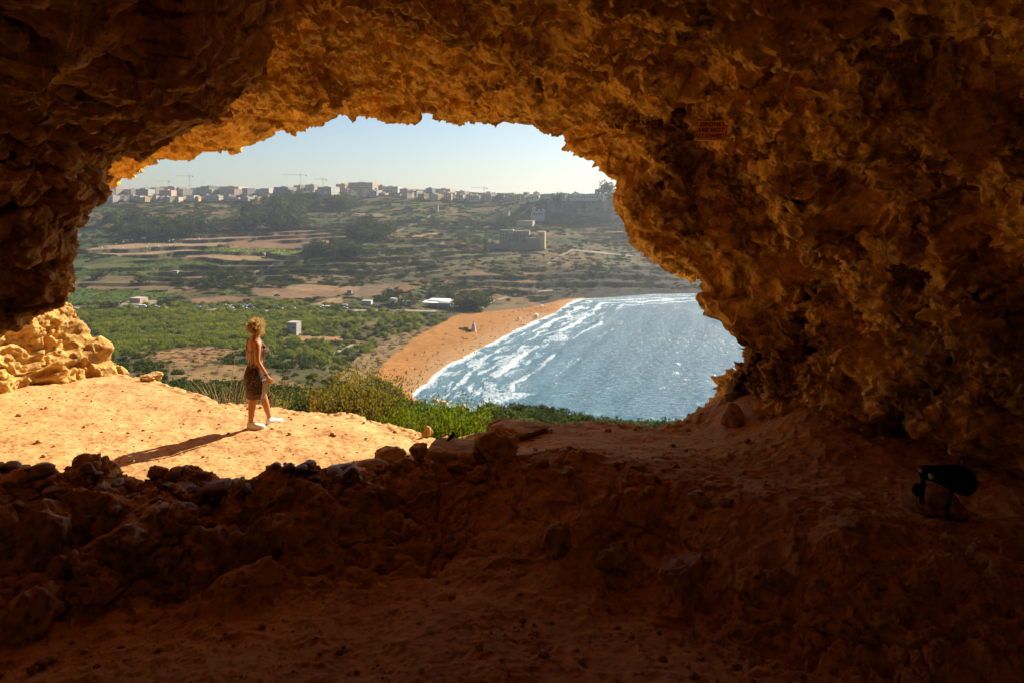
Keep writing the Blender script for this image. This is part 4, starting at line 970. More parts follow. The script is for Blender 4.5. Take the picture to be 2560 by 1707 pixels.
def sample_land(n, dens, seed, dlo, dhi, ulo=-0.70, uhi=0.34):
    """n random points on the terrain between two distances, kept with probability dens(px, py, cover, noise)"""
    rs = np.random.RandomState(seed); d = np.sqrt(rs.uniform(dlo ** 2, dhi ** 2, n)); u = rs.uniform(ulo, uhi, n)
    us, ds = LAND['us'], LAND['ds']
    ci = np.clip(np.searchsorted(us, u), 1, len(us) - 1); ri = np.clip(np.searchsorted(ds, d), 1, len(ds) - 1)
    wu = (u - us[ci - 1]) / (us[ci] - us[ci - 1]); wd = (d - ds[ri - 1]) / (ds[ri] - ds[ri - 1])
    z = (_LZ[ri - 1, ci - 1] * (1 - wu) + _LZ[ri - 1, ci] * wu) * (1 - wd) + (_LZ[ri, ci - 1] * (1 - wu) + _LZ[ri, ci] * wu) * wd
    cov = LAND['cov'].reshape(LAND['nr'], LAND['nc'])[ri - (wd < 0.5), ci - (wu < 0.5)]
    x = u * d; q = np.stack([x, d, 0 * x], 1)
    global _ris; _ris = LAND['riser'].reshape(LAND['nr'], LAND['nc'])[ri - (wd < 0.5), ci - (wu < 0.5)]
    keep = rs.rand(n) < dens(x / d * F + CX, HY - z / d * F, cov, fbm(q / 38.0 + 60, 3), fbm(q / 9.0 + 80, 2), x, d, z)
    return x[keep], d[keep], z[keep], rs.rand(int(keep.sum()))

def plant_land():
    # near slope and dune scrub
    def d1(px, py, cov, n1, n2, x, y, z):
        k = np.where(cov == 2, 0.30 + 0.9 * np.clip(n1 + 0.15, 0, 1) + 0.25 * n2, 0.0)
        k = np.where(cov == 3, 0.10 * (n1 > 0.22), k); k = np.where(cov == 5, 0.22 * (n1 > 0.1), k); k = np.where(cov == 4, 0.05 * (n2 > 0.2), k)
        return k * (z > -78) * (1 - smooth(440, 480, y))
    x, y, z, r = sample_land(12000, d1, 1, 120, 470)
    s = (0.45 + 1.5 * r ** 1.6) * np.interp(y, [24, 60, 150, 350], [0.45, 0.6, 0.95, 1.5]); scatter('slope_scrub', PB, np.stack([x, y, z - 0.15 * s], 1), s, s * np.random.RandomState(4).uniform(0.7, 1.15, len(s)), 'dense dark green scrub covering the slope and dunes below the cave', M_SCRUB)
    x, y, z, r = sample_land(5000, lambda px, py, cov, n1, n2, x, y, z: np.where(cov == 2, 0.55 + 0.5 * n1, 0.1) * (z > -78), 14, 20, 135)
    s = (0.4 + 1.3 * r ** 1.6) * np.interp(y, [20, 60, 135], [0.6, 0.8, 1.2]); scatter('cliff_scrub', PB, np.stack([x, y, z - 0.15 * s], 1), s, s, 'low dark scrub clothing the steep slope under the terrace', M_SCRUB)
    # reeds on the valley floor
    def d2(px, py, cov, n1, n2, x, y, z): return np.where(cov == 3, 0.55 + 0.6 * n1, np.where((cov == 2) & (y > 250) & (y < 480), 0.12, 0)) * (z > -78)
    x, y, z, r = sample_land(26000, d2, 2, 250, 480)
    s = 0.8 + 0.9 * r; scatter('valley_reeds', PR, np.stack([x, y, z - 0.1], 1), s * 1.5, s * 1.7, 'pale green reed beds filling the valley floor', M_REED)
    # dry grass on dunes and slopes
    def d3(px, py, cov, n1, n2, x, y, z): return np.where(cov == 4, 0.75, np.where(cov == 5, 0.6, np.where(cov == 6, 0.10, 0.06))) * (cov != 9) * (cov != 0) * (z > -78.5)
    x, y, z, r = sample_land(22000, d3, 3, 60, 620)
    s = 0.5 + 0.9 * r; scatter('dry_grass', PT, np.stack([x, y, z - 0.05], 1), s * np.interp(y, [60, 200, 400], [0.7, 1, 1.5]), s * 0.8, 'dry brown grass tufts on the dunes and slopes', M_DRY)
    # hillside scrub and hedges along the terrace walls
    def d4(px, py, cov, n1, n2, x, y, z):
        up = smooth(640, 560, py) * (px < 1200) + smooth(600, 540, py) * (px >= 1200)
        k = np.where(cov == 2, 0.10 + (0.30 + 0.5 * up) * smooth(-0.15, 0.35, n1 + 0.5 * n2), 0)
        k = np.where(cov == 6, 0.13 + 0.40 * smooth(-0.05, 0.4, n1 + n2 * 0.6), k); k = np.where(cov == 7, 0.12, k); k = k + 0.75 * _ris * np.isin(cov, (2, 6)) * (n2 > -0.2)
        return k * (z > -78)
    x, y, z, r = sample_land(70000, d4, 4, 470, 1250)
    s = 0.55 + 1.7 * r ** 1.6; scatter('hillside_scrub', PB, np.stack([x, y, z - 0.2], 1), s * 1.0, s * 0.8, 'scattered bushes and hedges over the far hillsides', M_SCRUB, 4.0)
    # vine rows and crops
    def d5(px, py, cov, n1, n2, x, y, z): return (cov == 1) * 0.9
    x, y, z, r = sample_land(30000, d5, 5, 430, 900)
    scatter('crop_rows', PR, np.stack([x, y, z], 1), 0.6 + 0.3 * r, 0.7 + 0.4 * r, 'bright green crop plants in the valley fields', M_REED)
plant_land()

# ---- individual trees across the valley
def mk_crown(rs, n=900, lobes=16, tall=1.0):
    lc = rs.normal(size=(lobes, 3)) * np.array([0.40, 0.40, 0.26]); lr = rs.uniform(0.22, 0.42, lobes)
    k = rs.randint(0, lobes, n); dn = rs.normal(size=(n, 3)); dn /= np.linalg.norm(dn, axis=1)[:, None]
    C = lc[k] + dn * (lr[k] * rs.uniform(0.7, 1.08, n))[:, None]; a = rs.normal(size=(n, 3)); a /= np.linalg.norm(a, axis=1)[:, None]
    b = np.cross(a, dn + 0.5 * rs.normal(size=(n, 3))); b /= np.linalg.norm(b, axis=1)[:, None]; s = 0.085 * rs.uniform(0.6, 1.4, n)
    C[:, 2] = C[:, 2] * tall + 0.62
    return quads_mesh('crown', C, a * s[:, None], b * (0.6 * s)[:, None], M_CROWN)
def mk_trunk(rs):
    bm = bmesh.new()
    def limb(p, q, r0, r1, n=6):
        p, q = Vector(p), Vector(q); d = (q - p).normalized(); e = d.orthogonal().normalized(); f = d.cross(e)
        rings = [[bm.verts.new(c + (e * math.cos(6.283 * k / n) + f * math.sin(6.283 * k / n)) * r) for k in range(n)] for c, r in ((p, r0), (q, r1))]
        for k in range(n): bm.faces.new((rings[0][k], rings[0][(k + 1) % n], rings[1][(k + 1) % n], rings[1][k]))
    limb((0, 0, -0.05), (0.02, 0.01, 0.32), 0.045, 0.035)
    for k in range(5):
        a = k * 1.26 + rs.rand(); limb((0.02, 0.01, 0.30), (0.34 * math.cos(a), 0.34 * math.sin(a), 0.55 + 0.2 * rs.rand()), 0.026, 0.010)
    m = bpy.data.meshes.new('trunk'); bm.to_mesh(m); bm.free(); m.materials.append(M_BARK); return m
CROWNS = [mk_crown(np.random.RandomState(500 + k)) for k in range(5)]; TRUNKS = [mk_trunk(np.random.RandomState(600 + k)) for k in range(3)]
CYP = mk_crown(np.random.RandomState(520), 500, 10, 1.5)
def tree(name, px, py, hpx, label, group=None, wide=1.0, crown=None, d=None):
    x, y, z = land_hit(px, py, 250) if d is None else ((px - CX) / F * d, d, land_at((px - CX) / F * d, d))
    h = hpx / F * y; e = empty(name, (x, y, z - 0.2), random.uniform(0, 6.28)); e.scale = (h * wide * 0.95, h * wide * 0.95, h)
    c = obj('crown', crown or random.choice(CROWNS), None, e); t = obj('trunk', random.choice(TRUNKS), None, e)
    tag(e, label, 'tree', group); return e
ORD = ['first', 'second', 'third', 'fourth', 'fifth', 'sixth', 'seventh', 'eighth', 'ninth', 'tenth', 'eleventh']
def grove(n, x0, x1, y0, y1, h0, h1, label, group, wide=1.1, seed=1):
    r = random.Random(seed)
    sp = sorted((r.uniform(x0, x1), r.uniform(y0, y1), r.uniform(h0, h1)) for k in range(n))
    for k, (a, b, h) in enumerate(sp):
        pos = 'leftmost' if k == 0 else 'rightmost' if k == n - 1 else ORD[min(k, 10)] + ' from left'
        tree('tree', a, b, h, (pos + ', ' + label) if n < 12 else label, group, wide * r.uniform(0.85, 1.25))
grove(18, 605, 770, 535, 580, 24, 36, 'tall grey green tree in the large wood below the town', 'trees of the wood below the town', 1.0, 1)
grove(16, 670, 860, 500, 528, 16, 28, 'dark tree massed right under the tall apartment blocks', 'trees under the apartment blocks', 1.2, 2)
grove(11, 888, 980, 578, 606, 24, 34, 'tall tree of the grove left of the winding pale lane', 'grove beside the pale lane', 1.0, 3)
grove(11, 770, 888, 632, 645, 20, 28, 'round dark tree of the copse at the foot of the terraces', 'copse at the foot of the terraces', 1.2, 4)
grove(7, 400, 510, 572, 590, 22, 32, 'broad tree in the hazy wood at the left of the valley', 'hazy wood at the left', 1.2, 5)
grove(8, 230, 390, 560, 604, 20, 34, 'hazy blue green tree near the left cave edge', 'hazy trees by the cave edge', 1.2, 6)
grove(9, 510, 640, 700, 730, 12, 20, 'dark round tree in the hedges above the car park', 'hedge trees above the car park', 1.3, 7)
grove(9, 950, 1130, 742, 764, 11, 18, 'bushy tree in the long belt behind the beach kiosk', 'tree belt behind the beach kiosk', 1.5, 8)
grove(4, 1150, 1195, 775, 782, 28, 38, 'large dark tree shading the beach entrance right of the kiosk', 'trees at the beach entrance', 1.2, 9)
grove(5, 1245, 1300, 560, 574, 12, 18, 'dark tree between the two hillside villas', 'trees between the villas', 1.3, 10)
grove(7, 1240, 1330, 476 + 20, 505, 8, 14, 'hazy tree among the houses at the right of the town', 'trees among the right hand houses', 1.3, 11)
tree('tree', 1391, 505, 18, 'single dark round tree on the plateau edge above the cliff', wide=1.0)
tree('tree', 1527, 500, 34, 'tall hazy tree on the skyline beside the right rock edge', wide=1.0)
tree('tree', 243, 700, 18, 'round dark tree at the corner of the vineyard near the left rock', wide=1.2)
tree('tree', 350, 712, 14, 'low dark tree by the bank left of the green terrace', wide=1.6)
tree('tree', 700, 720, 13, 'round bush tree alone on the brown fields', wide=1.9)
tree('tree', 275, 772, 14, 'dark bushy tree left of the farm hut track', wide=1.8)
tree('tree', 415, 762, 12, 'dark bush tree just right of the farm hut', wide=2.0)
tree('cypress_tree', 1345, 612, 18, 'pointed dark conifer before the ruined villa terrace', wide=0.42, crown=CYP)
tree('cypress_tree', 1352, 608, 15, 'smaller pointed conifer right of the first by the villa', wide=0.42, crown=CYP)
tree('cypress_tree', 1214, 636, 40, 'tall dark cypress left of the villa retaining wall', wide=0.3, crown=CYP)

# ---- shrubs on the lip of the terrace
M_FEATH = leaf_material('feathery green leaves', (0.070, 0.110, 0.010), (0.21, 0.26, 0.022), 0.5, 2.0)
M_OLIVE = leaf_material('olive brown leaves', (0.08, 0.075, 0.015), (0.22, 0.18, 0.04), 0.45, 3.0)
M_STRAW = leaf_material('straw yellow stems', (0.20, 0.18, 0.035), (0.38, 0.31, 0.08), 0.45, 3.0)
M_TWIG = simple('dry twig', (0.16, 0.10, 0.05), 0.9)
def shrub(name, roots, n, hmin, hmax, lean, leafs, lsize, mat, label, seed, lw=0.28, droop=0.15):
    """many curved stems from a line of roots, each feathered with small leaves"""
    rs = np.random.RandomState(seed); Ra = np.array(roots, float); C, A, B = [], [], []; sv, sf = [], []
    for k in range(n):
        t = rs.rand() * (len(Ra) - 1); i = min(int(t), len(Ra) - 2); p = Ra[i] + (Ra[i + 1] - Ra[i]) * (t - i) + rs.normal(0, 0.07, 3) * np.array([1, 1, 0.2])
        h = rs.uniform(hmin, hmax) * (0.75 + 0.5 * math.sin(3.14 * (0.15 + 0.7 * t / (len(Ra) - 1)))); dv = np.array([rs.normal(lean[0], 0.28), rs.normal(lean[1], 0.28), 1.0]); dv /= np.linalg.norm(dv)
        s = np.linspace(0, 1, leafs); bend = np.array([dv[0], dv[1], -droop]) * h
        pts = p[None] + dv[None] * (h * s)[:, None] + bend[None] * (0.35 * s ** 2)[:, None]
        j = rs.normal(0, 0.022, (leafs, 3)) * (h / 0.6); lp = pts + j
        la = dv[None] * 0.8 + rs.normal(0, 0.5, (leafs, 3)); la /= np.linalg.norm(la, axis=1)[:, None]; lb = np.cross(la, rs.normal(size=(leafs, 3))); lb /= np.linalg.norm(lb, axis=1)[:, None]
        z = lsize * rs.uniform(0.6, 1.3, leafs) * (1.1 - 0.5 * s); keep = s > 0.12
        C.append(lp[keep]); A.append((la * z[:, None])[keep]); B.append((lb * (z * lw)[:, None])[keep])
        b0 = len(sv) ; e = np.cross(dv, [0.3, 0.9, 0.1]); e /= np.linalg.norm(e)
        for q in range(0, leafs, max(1, leafs // 4)):
            r = 0.006 * (1 - 0.8 * s[q]) * (h / 0.6); f2 = np.cross(dv, e)
            for a in range(3): sv.append(pts[q] + (e * math.cos(2.09 * a) + f2 * math.sin(2.09 * a)) * r)
        nr_ = (len(sv) - b0) // 3
        for q in range(nr_ - 1):
            for a in range(3): sf.append((b0 + 3 * q + a, b0 + 3 * q + (a + 1) % 3, b0 + 3 * q + 3 + (a + 1) % 3, b0 + 3 * q + 3 + a))
    r0 = Ra[len(Ra) // 2]; e = empty(name, tuple(r0))
    fo = obj('foliage', quads_mesh('foliage', np.concatenate(C) - r0, np.concatenate(A), np.concatenate(B), mat), None, e)
    st = obj('stems', fast_mesh('stems', np.array(sv) - r0, np.array(sf)), M_TWIG, e)
    tag(e, label, 'shrub'); return e
def root(px, d, dz=0.0):
    x = (px - CX) / F * d; return (x, d, floor_at(x, d) + dz)
shrub('feathery_shrub', [root(965, 12.0), root(1020, 11.7), root(1080, 11.35), root(1150, 11.05), root(1210, 10.9)], 420, 0.65, 1.15, (0.10, 0.1), 56, 0.05, M_FEATH, 'bright green feathery shrub on the lip of the terrace above the beach', 1, 0.36)
shrub('olive_shrub', [root(860, 12.5), root(885, 12.45), root(905, 12.35), root(930, 12.25)], 380, 0.8, 1.6, (-0.02, 0.08), 56, 0.05, M_OLIVE, 'olive brown twiggy bush at the terrace edge left of the green shrub', 2, 0.42)
shrub('straw_shrub', [root(605, 13.1), root(630, 13.05), root(655, 12.95), root(685, 12.9)], 110, 0.6, 1.25, (0.10, 0.1), 40, 0.045, M_STRAW, 'yellowish spiky shrub rising behind the woman legs', 3, 0.2)
shrub('dark_shrub', [root(520, 13.9), root(560, 13.8), root(600, 13.6)], 90, 1.2, 1.7, (0.0, 0.0), 26, 0.07, M_SCRUB, 'dark palm like bush behind the terrace edge left of the woman', 4, 0.16, 0.8)
shrub('yellow_shrub', [root(1225, 10.5), root(1250, 10.4)], 40, 0.35, 0.6, (0.0, 0.0), 26, 0.03, M_FEATH, 'small yellow green tuft between the terrace and the orange slab', 5)
shrub('dry_thistle', [root(575, 12.9), root(590, 12.9)], 18, 0.9, 1.4, (0.0, 0.0), 22, 0.03, M_DRY, 'pale dry thistle stalks beside the dark palm like bush', 6, 0.3)
# ------------------------------------------------------------------ buildings
def box_bm(bm, x0, x1, y0, y1, z0, z1):
    v = [bm.verts.new(c) for c in ((x0, y0, z0), (x1, y0, z0), (x1, y1, z0), (x0, y1, z0), (x0, y0, z1), (x1, y0, z1), (x1, y1, z1), (x0, y1, z1))]
    for f in ((0, 3, 2, 1), (4, 5, 6, 7), (0, 1, 5, 4), (1, 2, 6, 5), (2, 3, 7, 6), (3, 0, 4, 7)): bm.faces.new([v[k] for k in f])
def bm_obj(name, bm, mat, parent=None, loc=None):
    m = bpy.data.meshes.new(name); bm.to_mesh(m); bm.free(); return obj(name, m, mat, parent, loc)
def boxes(name, bs, mat, parent=None, loc=None):
    bm = bmesh.new()
    for b in bs: box_bm(bm, *b)
    return bm_obj(name, bm, mat, parent, loc)
WALLS = {k: simple('plaster ' + k, c, 0.9, 0.10, 0.25) for k, c in dict(cream=(0.45, 0.38, 0.29), grey=(0.33, 0.31, 0.285), ochre=(0.47, 0.33, 0.17), white=(0.46, 0.43, 0.385), stone=(0.39, 0.32, 0.22), rose=(0.43, 0.325, 0.25), slate=(0.22, 0.225, 0.235)).items()}
M_WIN = simple('dark window glass', (0.045, 0.05, 0.06), 0.25, 0.2, 0.4, spec=0.5)
M_CONC = simple('weathered concrete', (0.33, 0.29, 0.25), 0.95, 0.2, 0.5)
M_STEEL = simple('crane steel', (0.42, 0.40, 0.34), 0.5, 0.1, 1.0)
M_WHITE = simple('white paint', (0.75, 0.75, 0.74), 0.6, 0.05, 0.5)

def house(px0, px1, top, base, col, label, group=None, yaw=-0.35, storeys=None, dep=None, hut=True, d=None, name='house', rs=random):
    pxc = 0.5 * (px0 + px1)
    if d is None: x, y, z = land_hit(pxc, base, 500, 1330)
    else: x, y = (pxc - CX) / F * d, d; z = land_at(x, y)
    W = (px1 - px0) / F * y; zt = -(top - HY) / F * y; H = max(4.0, (zt - z) * (0.64 if group is None else 0.70)); dep = dep or W * 0.8
    # front width so that the turned box spans the picture width it has in the photo
    a = abs(yaw); fw_ = max(4.0, (W - dep * math.sin(a)) / math.cos(a)) if W > dep * math.sin(a) + 4 else W * 0.7
    e = empty(name, (x, y, z), yaw); h2, d2 = fw_ / 2, dep / 2
    boxes('wall', [(-h2, h2, -d2, d2, -4, H)], WALLS[col], e)
    pt = 0.25
    boxes('roof', [(-h2 - .1, h2 + .1, -d2 - .1, -d2 + pt, H, H + 0.9), (-h2 - .1, h2 + .1, d2 - pt, d2 + .1, H, H + 0.9), (-h2 - .1, -h2 + pt, -d2 + pt, d2 - pt, H, H + 0.9), (h2 - pt, h2 + .1, -d2 + pt, d2 - pt, H, H + 0.9)]
          + ([(-h2 * 0.5, h2 * 0.1, -d2 * 0.2, d2 * 0.5, H, H + 2.6)] if hut else []), WALLS[col], e)
    n = storeys or max(1, int(H / 3.1)); nb = max(2, int(fw_ / 3.2)); nd = max(1, int(dep / 4.0)); ws, bl = [], []
    for s in range(n):
        z0 = H - (s + 1) * H / n + 0.9; z1 = z0 + 1.5
        for k in range(nb):
            if rs.random() < 0.12: continue
            c = -h2 + (k + 0.5) * fw_ / nb; ws.append((c - 0.75, c + 0.75, -d2 - 0.04, -d2 + 0.12, z0 - 0.2, z1 + 0.1))
        for k in range(nd):
            if rs.random() < 0.3: continue
            c = -d2 + (k + 0.5) * dep / nd; ws.append((h2 - 0.12, h2 + 0.04, c - 0.5, c + 0.5, z0, z1))
        if rs.random() < 0.45 and n > 1: bl.append((-h2 * 0.8, h2 * 0.8, -d2 - 1.3, -d2 - 0.05, z0 - 1.0, z0 - 0.75)); bl.append((-h2 * 0.8, h2 * 0.8, -d2 - 1.3, -d2 - 1.2, z0 - 0.75, z0 + 0.1))
    w = boxes('windows', ws, M_WIN, e); w['kind'] = 'stuff'
    if bl: b = boxes('balconies', bl, WALLS['white' if col != 'white' else 'cream'], e); b['kind'] = 'stuff'
    tag(e, label, 'house' if H < 14 else 'building', group); return e

hr = random.Random(21)
NAMED = [(689, 737, 461, 488, 'slate', 'tall dark grey apartment block under the tower crane', -0.25), (797, 846, 459, 490, 'white', 'white framed apartment block with a grid of open bays', -0.3),
 (736, 768, 458, 480, 'rose', 'rose apartment block right of the tall dark grey one', -0.5), (766, 799, 456, 478, 'cream', 'cream stepped block left of the white framed one', -0.35),
 (842, 878, 453, 480, 'ochre', 'ochre stone block right of the white framed one', -0.4), (876, 950, 449, 478, 'rose', 'long rose terrace of flats on the highest part of the town', -0.2),
 (946, 962, 459, 478, 'grey', 'narrow grey block at the end of the long rose terrace', -0.3), (960, 1003, 462, 482, 'white', 'long white low house on the falling skyline', -0.15),
 (1000, 1031, 468, 486, 'ochre', 'orange ochre house with a small roof room', -0.4), (1010, 1056, 474, 491, 'grey', 'grey flats with rows of windows below the orange ochre house', -0.3),
 (1065, 1088, 465, 486, 'slate', 'dark square tower block on the skyline right of centre', -0.35), (1090, 1137, 467, 488, 'cream', 'cream gabled block right of the dark square tower block', -0.25),
 (1079, 1108, 483, 500, 'ochre', 'yellow house in front of the cream gabled block', -0.5), (1110, 1142, 478, 494, 'white', 'blank white gable house right of the yellow house', -0.1),
 (1140, 1172, 474, 492, 'grey', 'grey stepped houses before the right hand crane', -0.4), (1172, 1211, 485, 503, 'stone', 'stone flats with deep balconies above the hedged bank', -0.4),
 (1207, 1242, 478, 494, 'slate', 'blue grey long roofed hall under the right hand crane', -0.1), (1266, 1304, 487, 500, 'white', 'pair of pale blue white houses at the right of the town', -0.2),
 (1322, 1351, 487, 499, 'white', 'broad white villa above the lane at the right', -0.2), (1333, 1351, 479, 490, 'grey', 'small grey block behind the broad white villa', -0.3),
 (1431, 1449, 479, 492, 'grey', 'flat topped grey block on the hazy right skyline', -0.2), (1420, 1497, 488, 498, 'grey', 'long low grey terrace on the plateau by the cliff', -0.08),
 (346, 382, 466, 492, 'grey', 'large plain grey gable block in the left part of town', -0.12), (382, 408, 463, 486, 'cream', 'sunlit cream flats with balconies in the left part of town', -0.55),
 (408, 455, 461, 484, 'grey', 'wide plain grey block right of the sunlit cream flats', -0.2), (505, 546, 457, 478, 'slate', 'tall blue grey block with a white side wall left of centre', -0.45),
 (556, 614, 458, 476, 'cream', 'long cream flats on the skyline left of the tall dark block', -0.15)]
for (a, b, t_, bs, c, lab, yw) in NAMED: house(a, b, t_, bs, c, lab, yaw=yw, rs=hr)
# the tower on top of the dark block
def filler(n, x0, x1, tops, bases, w0, w1, label, group, cols):
    for k in range(n):
        px = x0 + (x1 - x0) * (k + hr.random()) / n; w = hr.uniform(w0, w1); t_ = np.interp(px, *tops) + hr.uniform(-5, 5); bs = np.interp(px, *bases) + hr.uniform(-3, 3)
        house(px - w / 2, px + w / 2, t_, bs, hr.choice(cols), label, group, yaw=hr.uniform(-0.75, -0.05), hut=hr.random() < 0.6, rs=hr)
filler(16, 232, 690, ([230, 300, 450, 560, 690], [470, 469, 469, 470, 472]), ([230, 690], [489, 486]), 24, 52, 'pale flat roofed house on the hazy left skyline', 'houses on the left skyline', ['cream', 'white', 'grey', 'rose'])
filler(34, 240, 680, ([245, 680], [490, 488]), ([245, 450, 680], [504, 503, 499]), 13, 30, 'small pale house on the lower edge of the left town', 'lower houses of the left town', ['cream', 'white', 'stone', 'grey', 'ochre'])
filler(18, 690, 1060, ([690, 860, 1060], [474, 472, 485]), ([690, 860, 1060], [490, 488, 498]), 14, 26, 'house below the skyline in the middle of the town', 'lower houses of the middle town', ['cream', 'stone', 'grey', 'rose'])
filler(22, 1060, 1320, ([1060, 1150, 1320], [478, 482, 485]), ([1060, 1320], [498, 502]), 14, 28, 'low house on the right slope of the town', 'low houses of the right town', ['cream', 'grey', 'white', 'stone', 'ochre'])
filler(9, 1300, 1520, ([1300, 1520], [482, 485]), ([1300, 1520], [496, 497]), 14, 26, 'faint grey house in the haze at the right end of town', 'hazy houses at the right end', ['grey', 'white', 'slate'])

# tower cranes
def crane(px, top, base, jl, jr, label, d=1260):
    x = (px - CX) / F * d; z0 = -(base - HY) / F * d; zt = -(top - HY) / F * d; e = empty('tower_crane', (x, d, z0)); H = zt - z0; s = 0.8; bm = bmesh.new()
    for a in (-s, s):
        for b in (-s, s): box_bm(bm, a - .07, a + .07, b - .07, b + .07, -18, H)
    k = -18.0
    while k < H:
        box_bm(bm, -s, s, -s - .08, -s + .08, k, k + .2); box_bm(bm, -s, s, s - .08, s + .08, k, k + .2); k += 2.0
    bm_obj('mast', bm, M_STEEL, e)
    L_, R_ = (px - jl) / F * d, (jr - px) / F * d; bm = bmesh.new()
    for yy in (-.6, .6): box_bm(bm, -L_, 0.8, yy - .12, yy + .12, H, H + .25)
    box_bm(bm, -L_ * 0.97, 0.8, -.12, .12, H + 1.2, H + 1.4); k = -L_
    while k < 0.5: box_bm(bm, k, k + .15, -.6, .6, H, H + 1.3); k += 2.4
    bm_obj('jib', bm, M_STEEL, e)
    boxes('counter_jib', [(0.8, R_, -.6, .6, H, H + .4)], M_STEEL, e); boxes('counterweight', [(R_ - 2.2, R_ - .2, -.8, .8, H - 1.8, H + .3)], M_CONC, e)
    boxes('apex', [(-.25, .25, -.25, .25, H, H + 4.5)], M_STEEL, e); boxes('cab', [(-1.9, -0.85, -.7, .7, H - 1.9, H - .1)], M_WHITE, e)
    tag(e, label, 'crane')
crane(474, 441, 470, 437, 484, 'tower crane over the hazy left part of town'); crane(751.5, 438.5, 465, 708, 767, 'large tower crane behind the tall dark grey block')
crane(808, 449, 462, 782, 817, 'small crane peeping over the roofs right of the large one', 1300); crane(1211, 471, 482, 1176, 1219, 'crane over the right part of town', 1200); crane(421, 454, 466, 391, 425, 'faint crane at the far left of the skyline', 1320)

# ---- villas, ruins, huts
def slab_arch_obj(name, parent, x, z, w, h, y, mat):
    """dark arched opening, recessed box with a round head"""
    bm = bmesh.new(); n = 8; pts = [(-w / 2, 0), (w / 2, 0)] + [(w / 2 * math.cos(math.pi * k / n), h - w / 2 + w / 2 * math.sin(math.pi * k / n)) for k in range(n + 1)]
    f = [bm.verts.new((x + a, y - 0.06, z + b)) for a, b in pts]; bk = [bm.verts.new((x + a, y + 0.3, z + b)) for a, b in pts]
    bm.faces.new(f); m = len(pts)
    for k in range(m): bm.faces.new((f[k], bk[k], bk[(k + 1) % m], f[(k + 1) % m]))
    return bm_obj(name, bm, mat, parent)
def villa_ruin():
    x, y, z = land_hit(1296, 622, 600, 800); k = y / F; e = empty('ruined_villa', (x, y, z), -0.16)
    X = lambda px: (px - 1296) * k
    Zp = lambda py: (622 - py) * k
    st, wh = simple('old villa stone', (0.21, 0.175, 0.125), 0.95, 0.15, 0.3), WALLS['cream']
    boxes('retaining_wall', [(X(1218), X(1328), -6, -4.5, -6, Zp(611))], st, e)
    boxes('left_wing', [(X(1248), X(1272), 0, 14, -4, Zp(577))], st, e); boxes('centre_wing', [(X(1272.2), X(1322), 2, 14, -4, Zp(579))], st, e)
    boxes('roof_room', [(X(1272), X(1282), 1.0, 8, Zp(585), Zp(575.5))], WALLS['ochre'], e)  # lighter ochre paints sunlight onto this block
    boxes('arcade', [(X(1272.2), X(1298), -2.5, 1.9, -4, Zp(595))], st, e); boxes('terrace_wall', [(X(1298.2), X(1348), -3.5, 9, -4, Zp(596))], st, e)
    boxes('right_pavilion', [(X(1344), X(1362), 1, 10, -4, Zp(581))], WALLS['ochre'], e)  # ochre here imitates the sun on the pavilion walls
    for r_, py in ((0, 581), (1, 588.5), (2, 595)):
        for c_ in range(3): boxes('window', [(X(1252 + c_ * 6.5) - .5, X(1252 + c_ * 6.5) + .5, -0.06, 0.2, Zp(py) - 1.3, Zp(py) + .5)], M_WIN, e)
    for c_ in range(4): slab_arch_obj('arch', e, X(1275.5 + c_ * 6.4), Zp(605), 2.0, 3.4, -2.5, M_WIN)
    slab_arch_obj('large_arch', e, X(1312), Zp(607), 4.0, 4.4, -3.5, M_WIN); slab_arch_obj('large_arch', e, X(1326), Zp(595.5), 4.6, 3.2, 1.98, M_WIN)
    for c_ in range(4): boxes('window', [(X(1286 + c_ * 8) - .9, X(1286 + c_ * 8) + .9, 1.94, 2.2, Zp(594.5), Zp(589))], M_WIN, e)
    for c_ in range(2): boxes('window', [(X(1350 + c_ * 5) - .6, X(1350 + c_ * 5) + .6, 0.94, 1.2, Zp(590), Zp(586))], M_WIN, e)
    for c_ in range(2): boxes('window', [(X(1275 + c_ * 4) - .3, X(1275 + c_ * 4) + .3, 0.94, 1.2, Zp(582), Zp(579))], M_WIN, e)
    tag(e, 'large ruined stone villa with arcades standing on its walled terrace', 'villa')
villa_ruin()
def villa_white():
    x, y, z = land_hit(1345, 549, 820, 940); k = y / F; e = empty('white_villa', (x, y, z), -0.12); X = lambda px: (px - 1345) * k; Zp = lambda py: (549 - py) * k; w = WALLS['grey']
    boxes('wall', [(X(1328), X(1361), 0, 10, -4, Zp(531))], w, e); boxes('tower', [(X(1330), X(1337), 1, 5, Zp(531), Zp(520))], w, e)
    boxes('upper_floor', [(X(1344), X(1362), 1.5, 9, Zp(531), Zp(525.5))], w, e); boxes('terrace', [(X(1327), X(1355), -4, -0.05, -5, Zp(541))], w, e); boxes('chimney', [(X(1356), X(1359), 4, 5.4, Zp(525.5), Zp(523))], w, e)
    for c_ in range(4): slab_arch_obj('arch', e, X(1335.5 + c_ * 6.2), Zp(540), 2.1, 3.4, 0, M_WIN)
    slab_arch_obj('arch', e, X(1352), Zp(531), 3.2, 2.4, 1.5, M_WIN); slab_arch_obj('tower_opening', e, X(1333.5), Zp(527.5), 1.0, 2.4, 1.0, M_WIN)
    tag(e, 'white villa with a bell tower and arched openings under the cliff', 'villa')
villa_white()
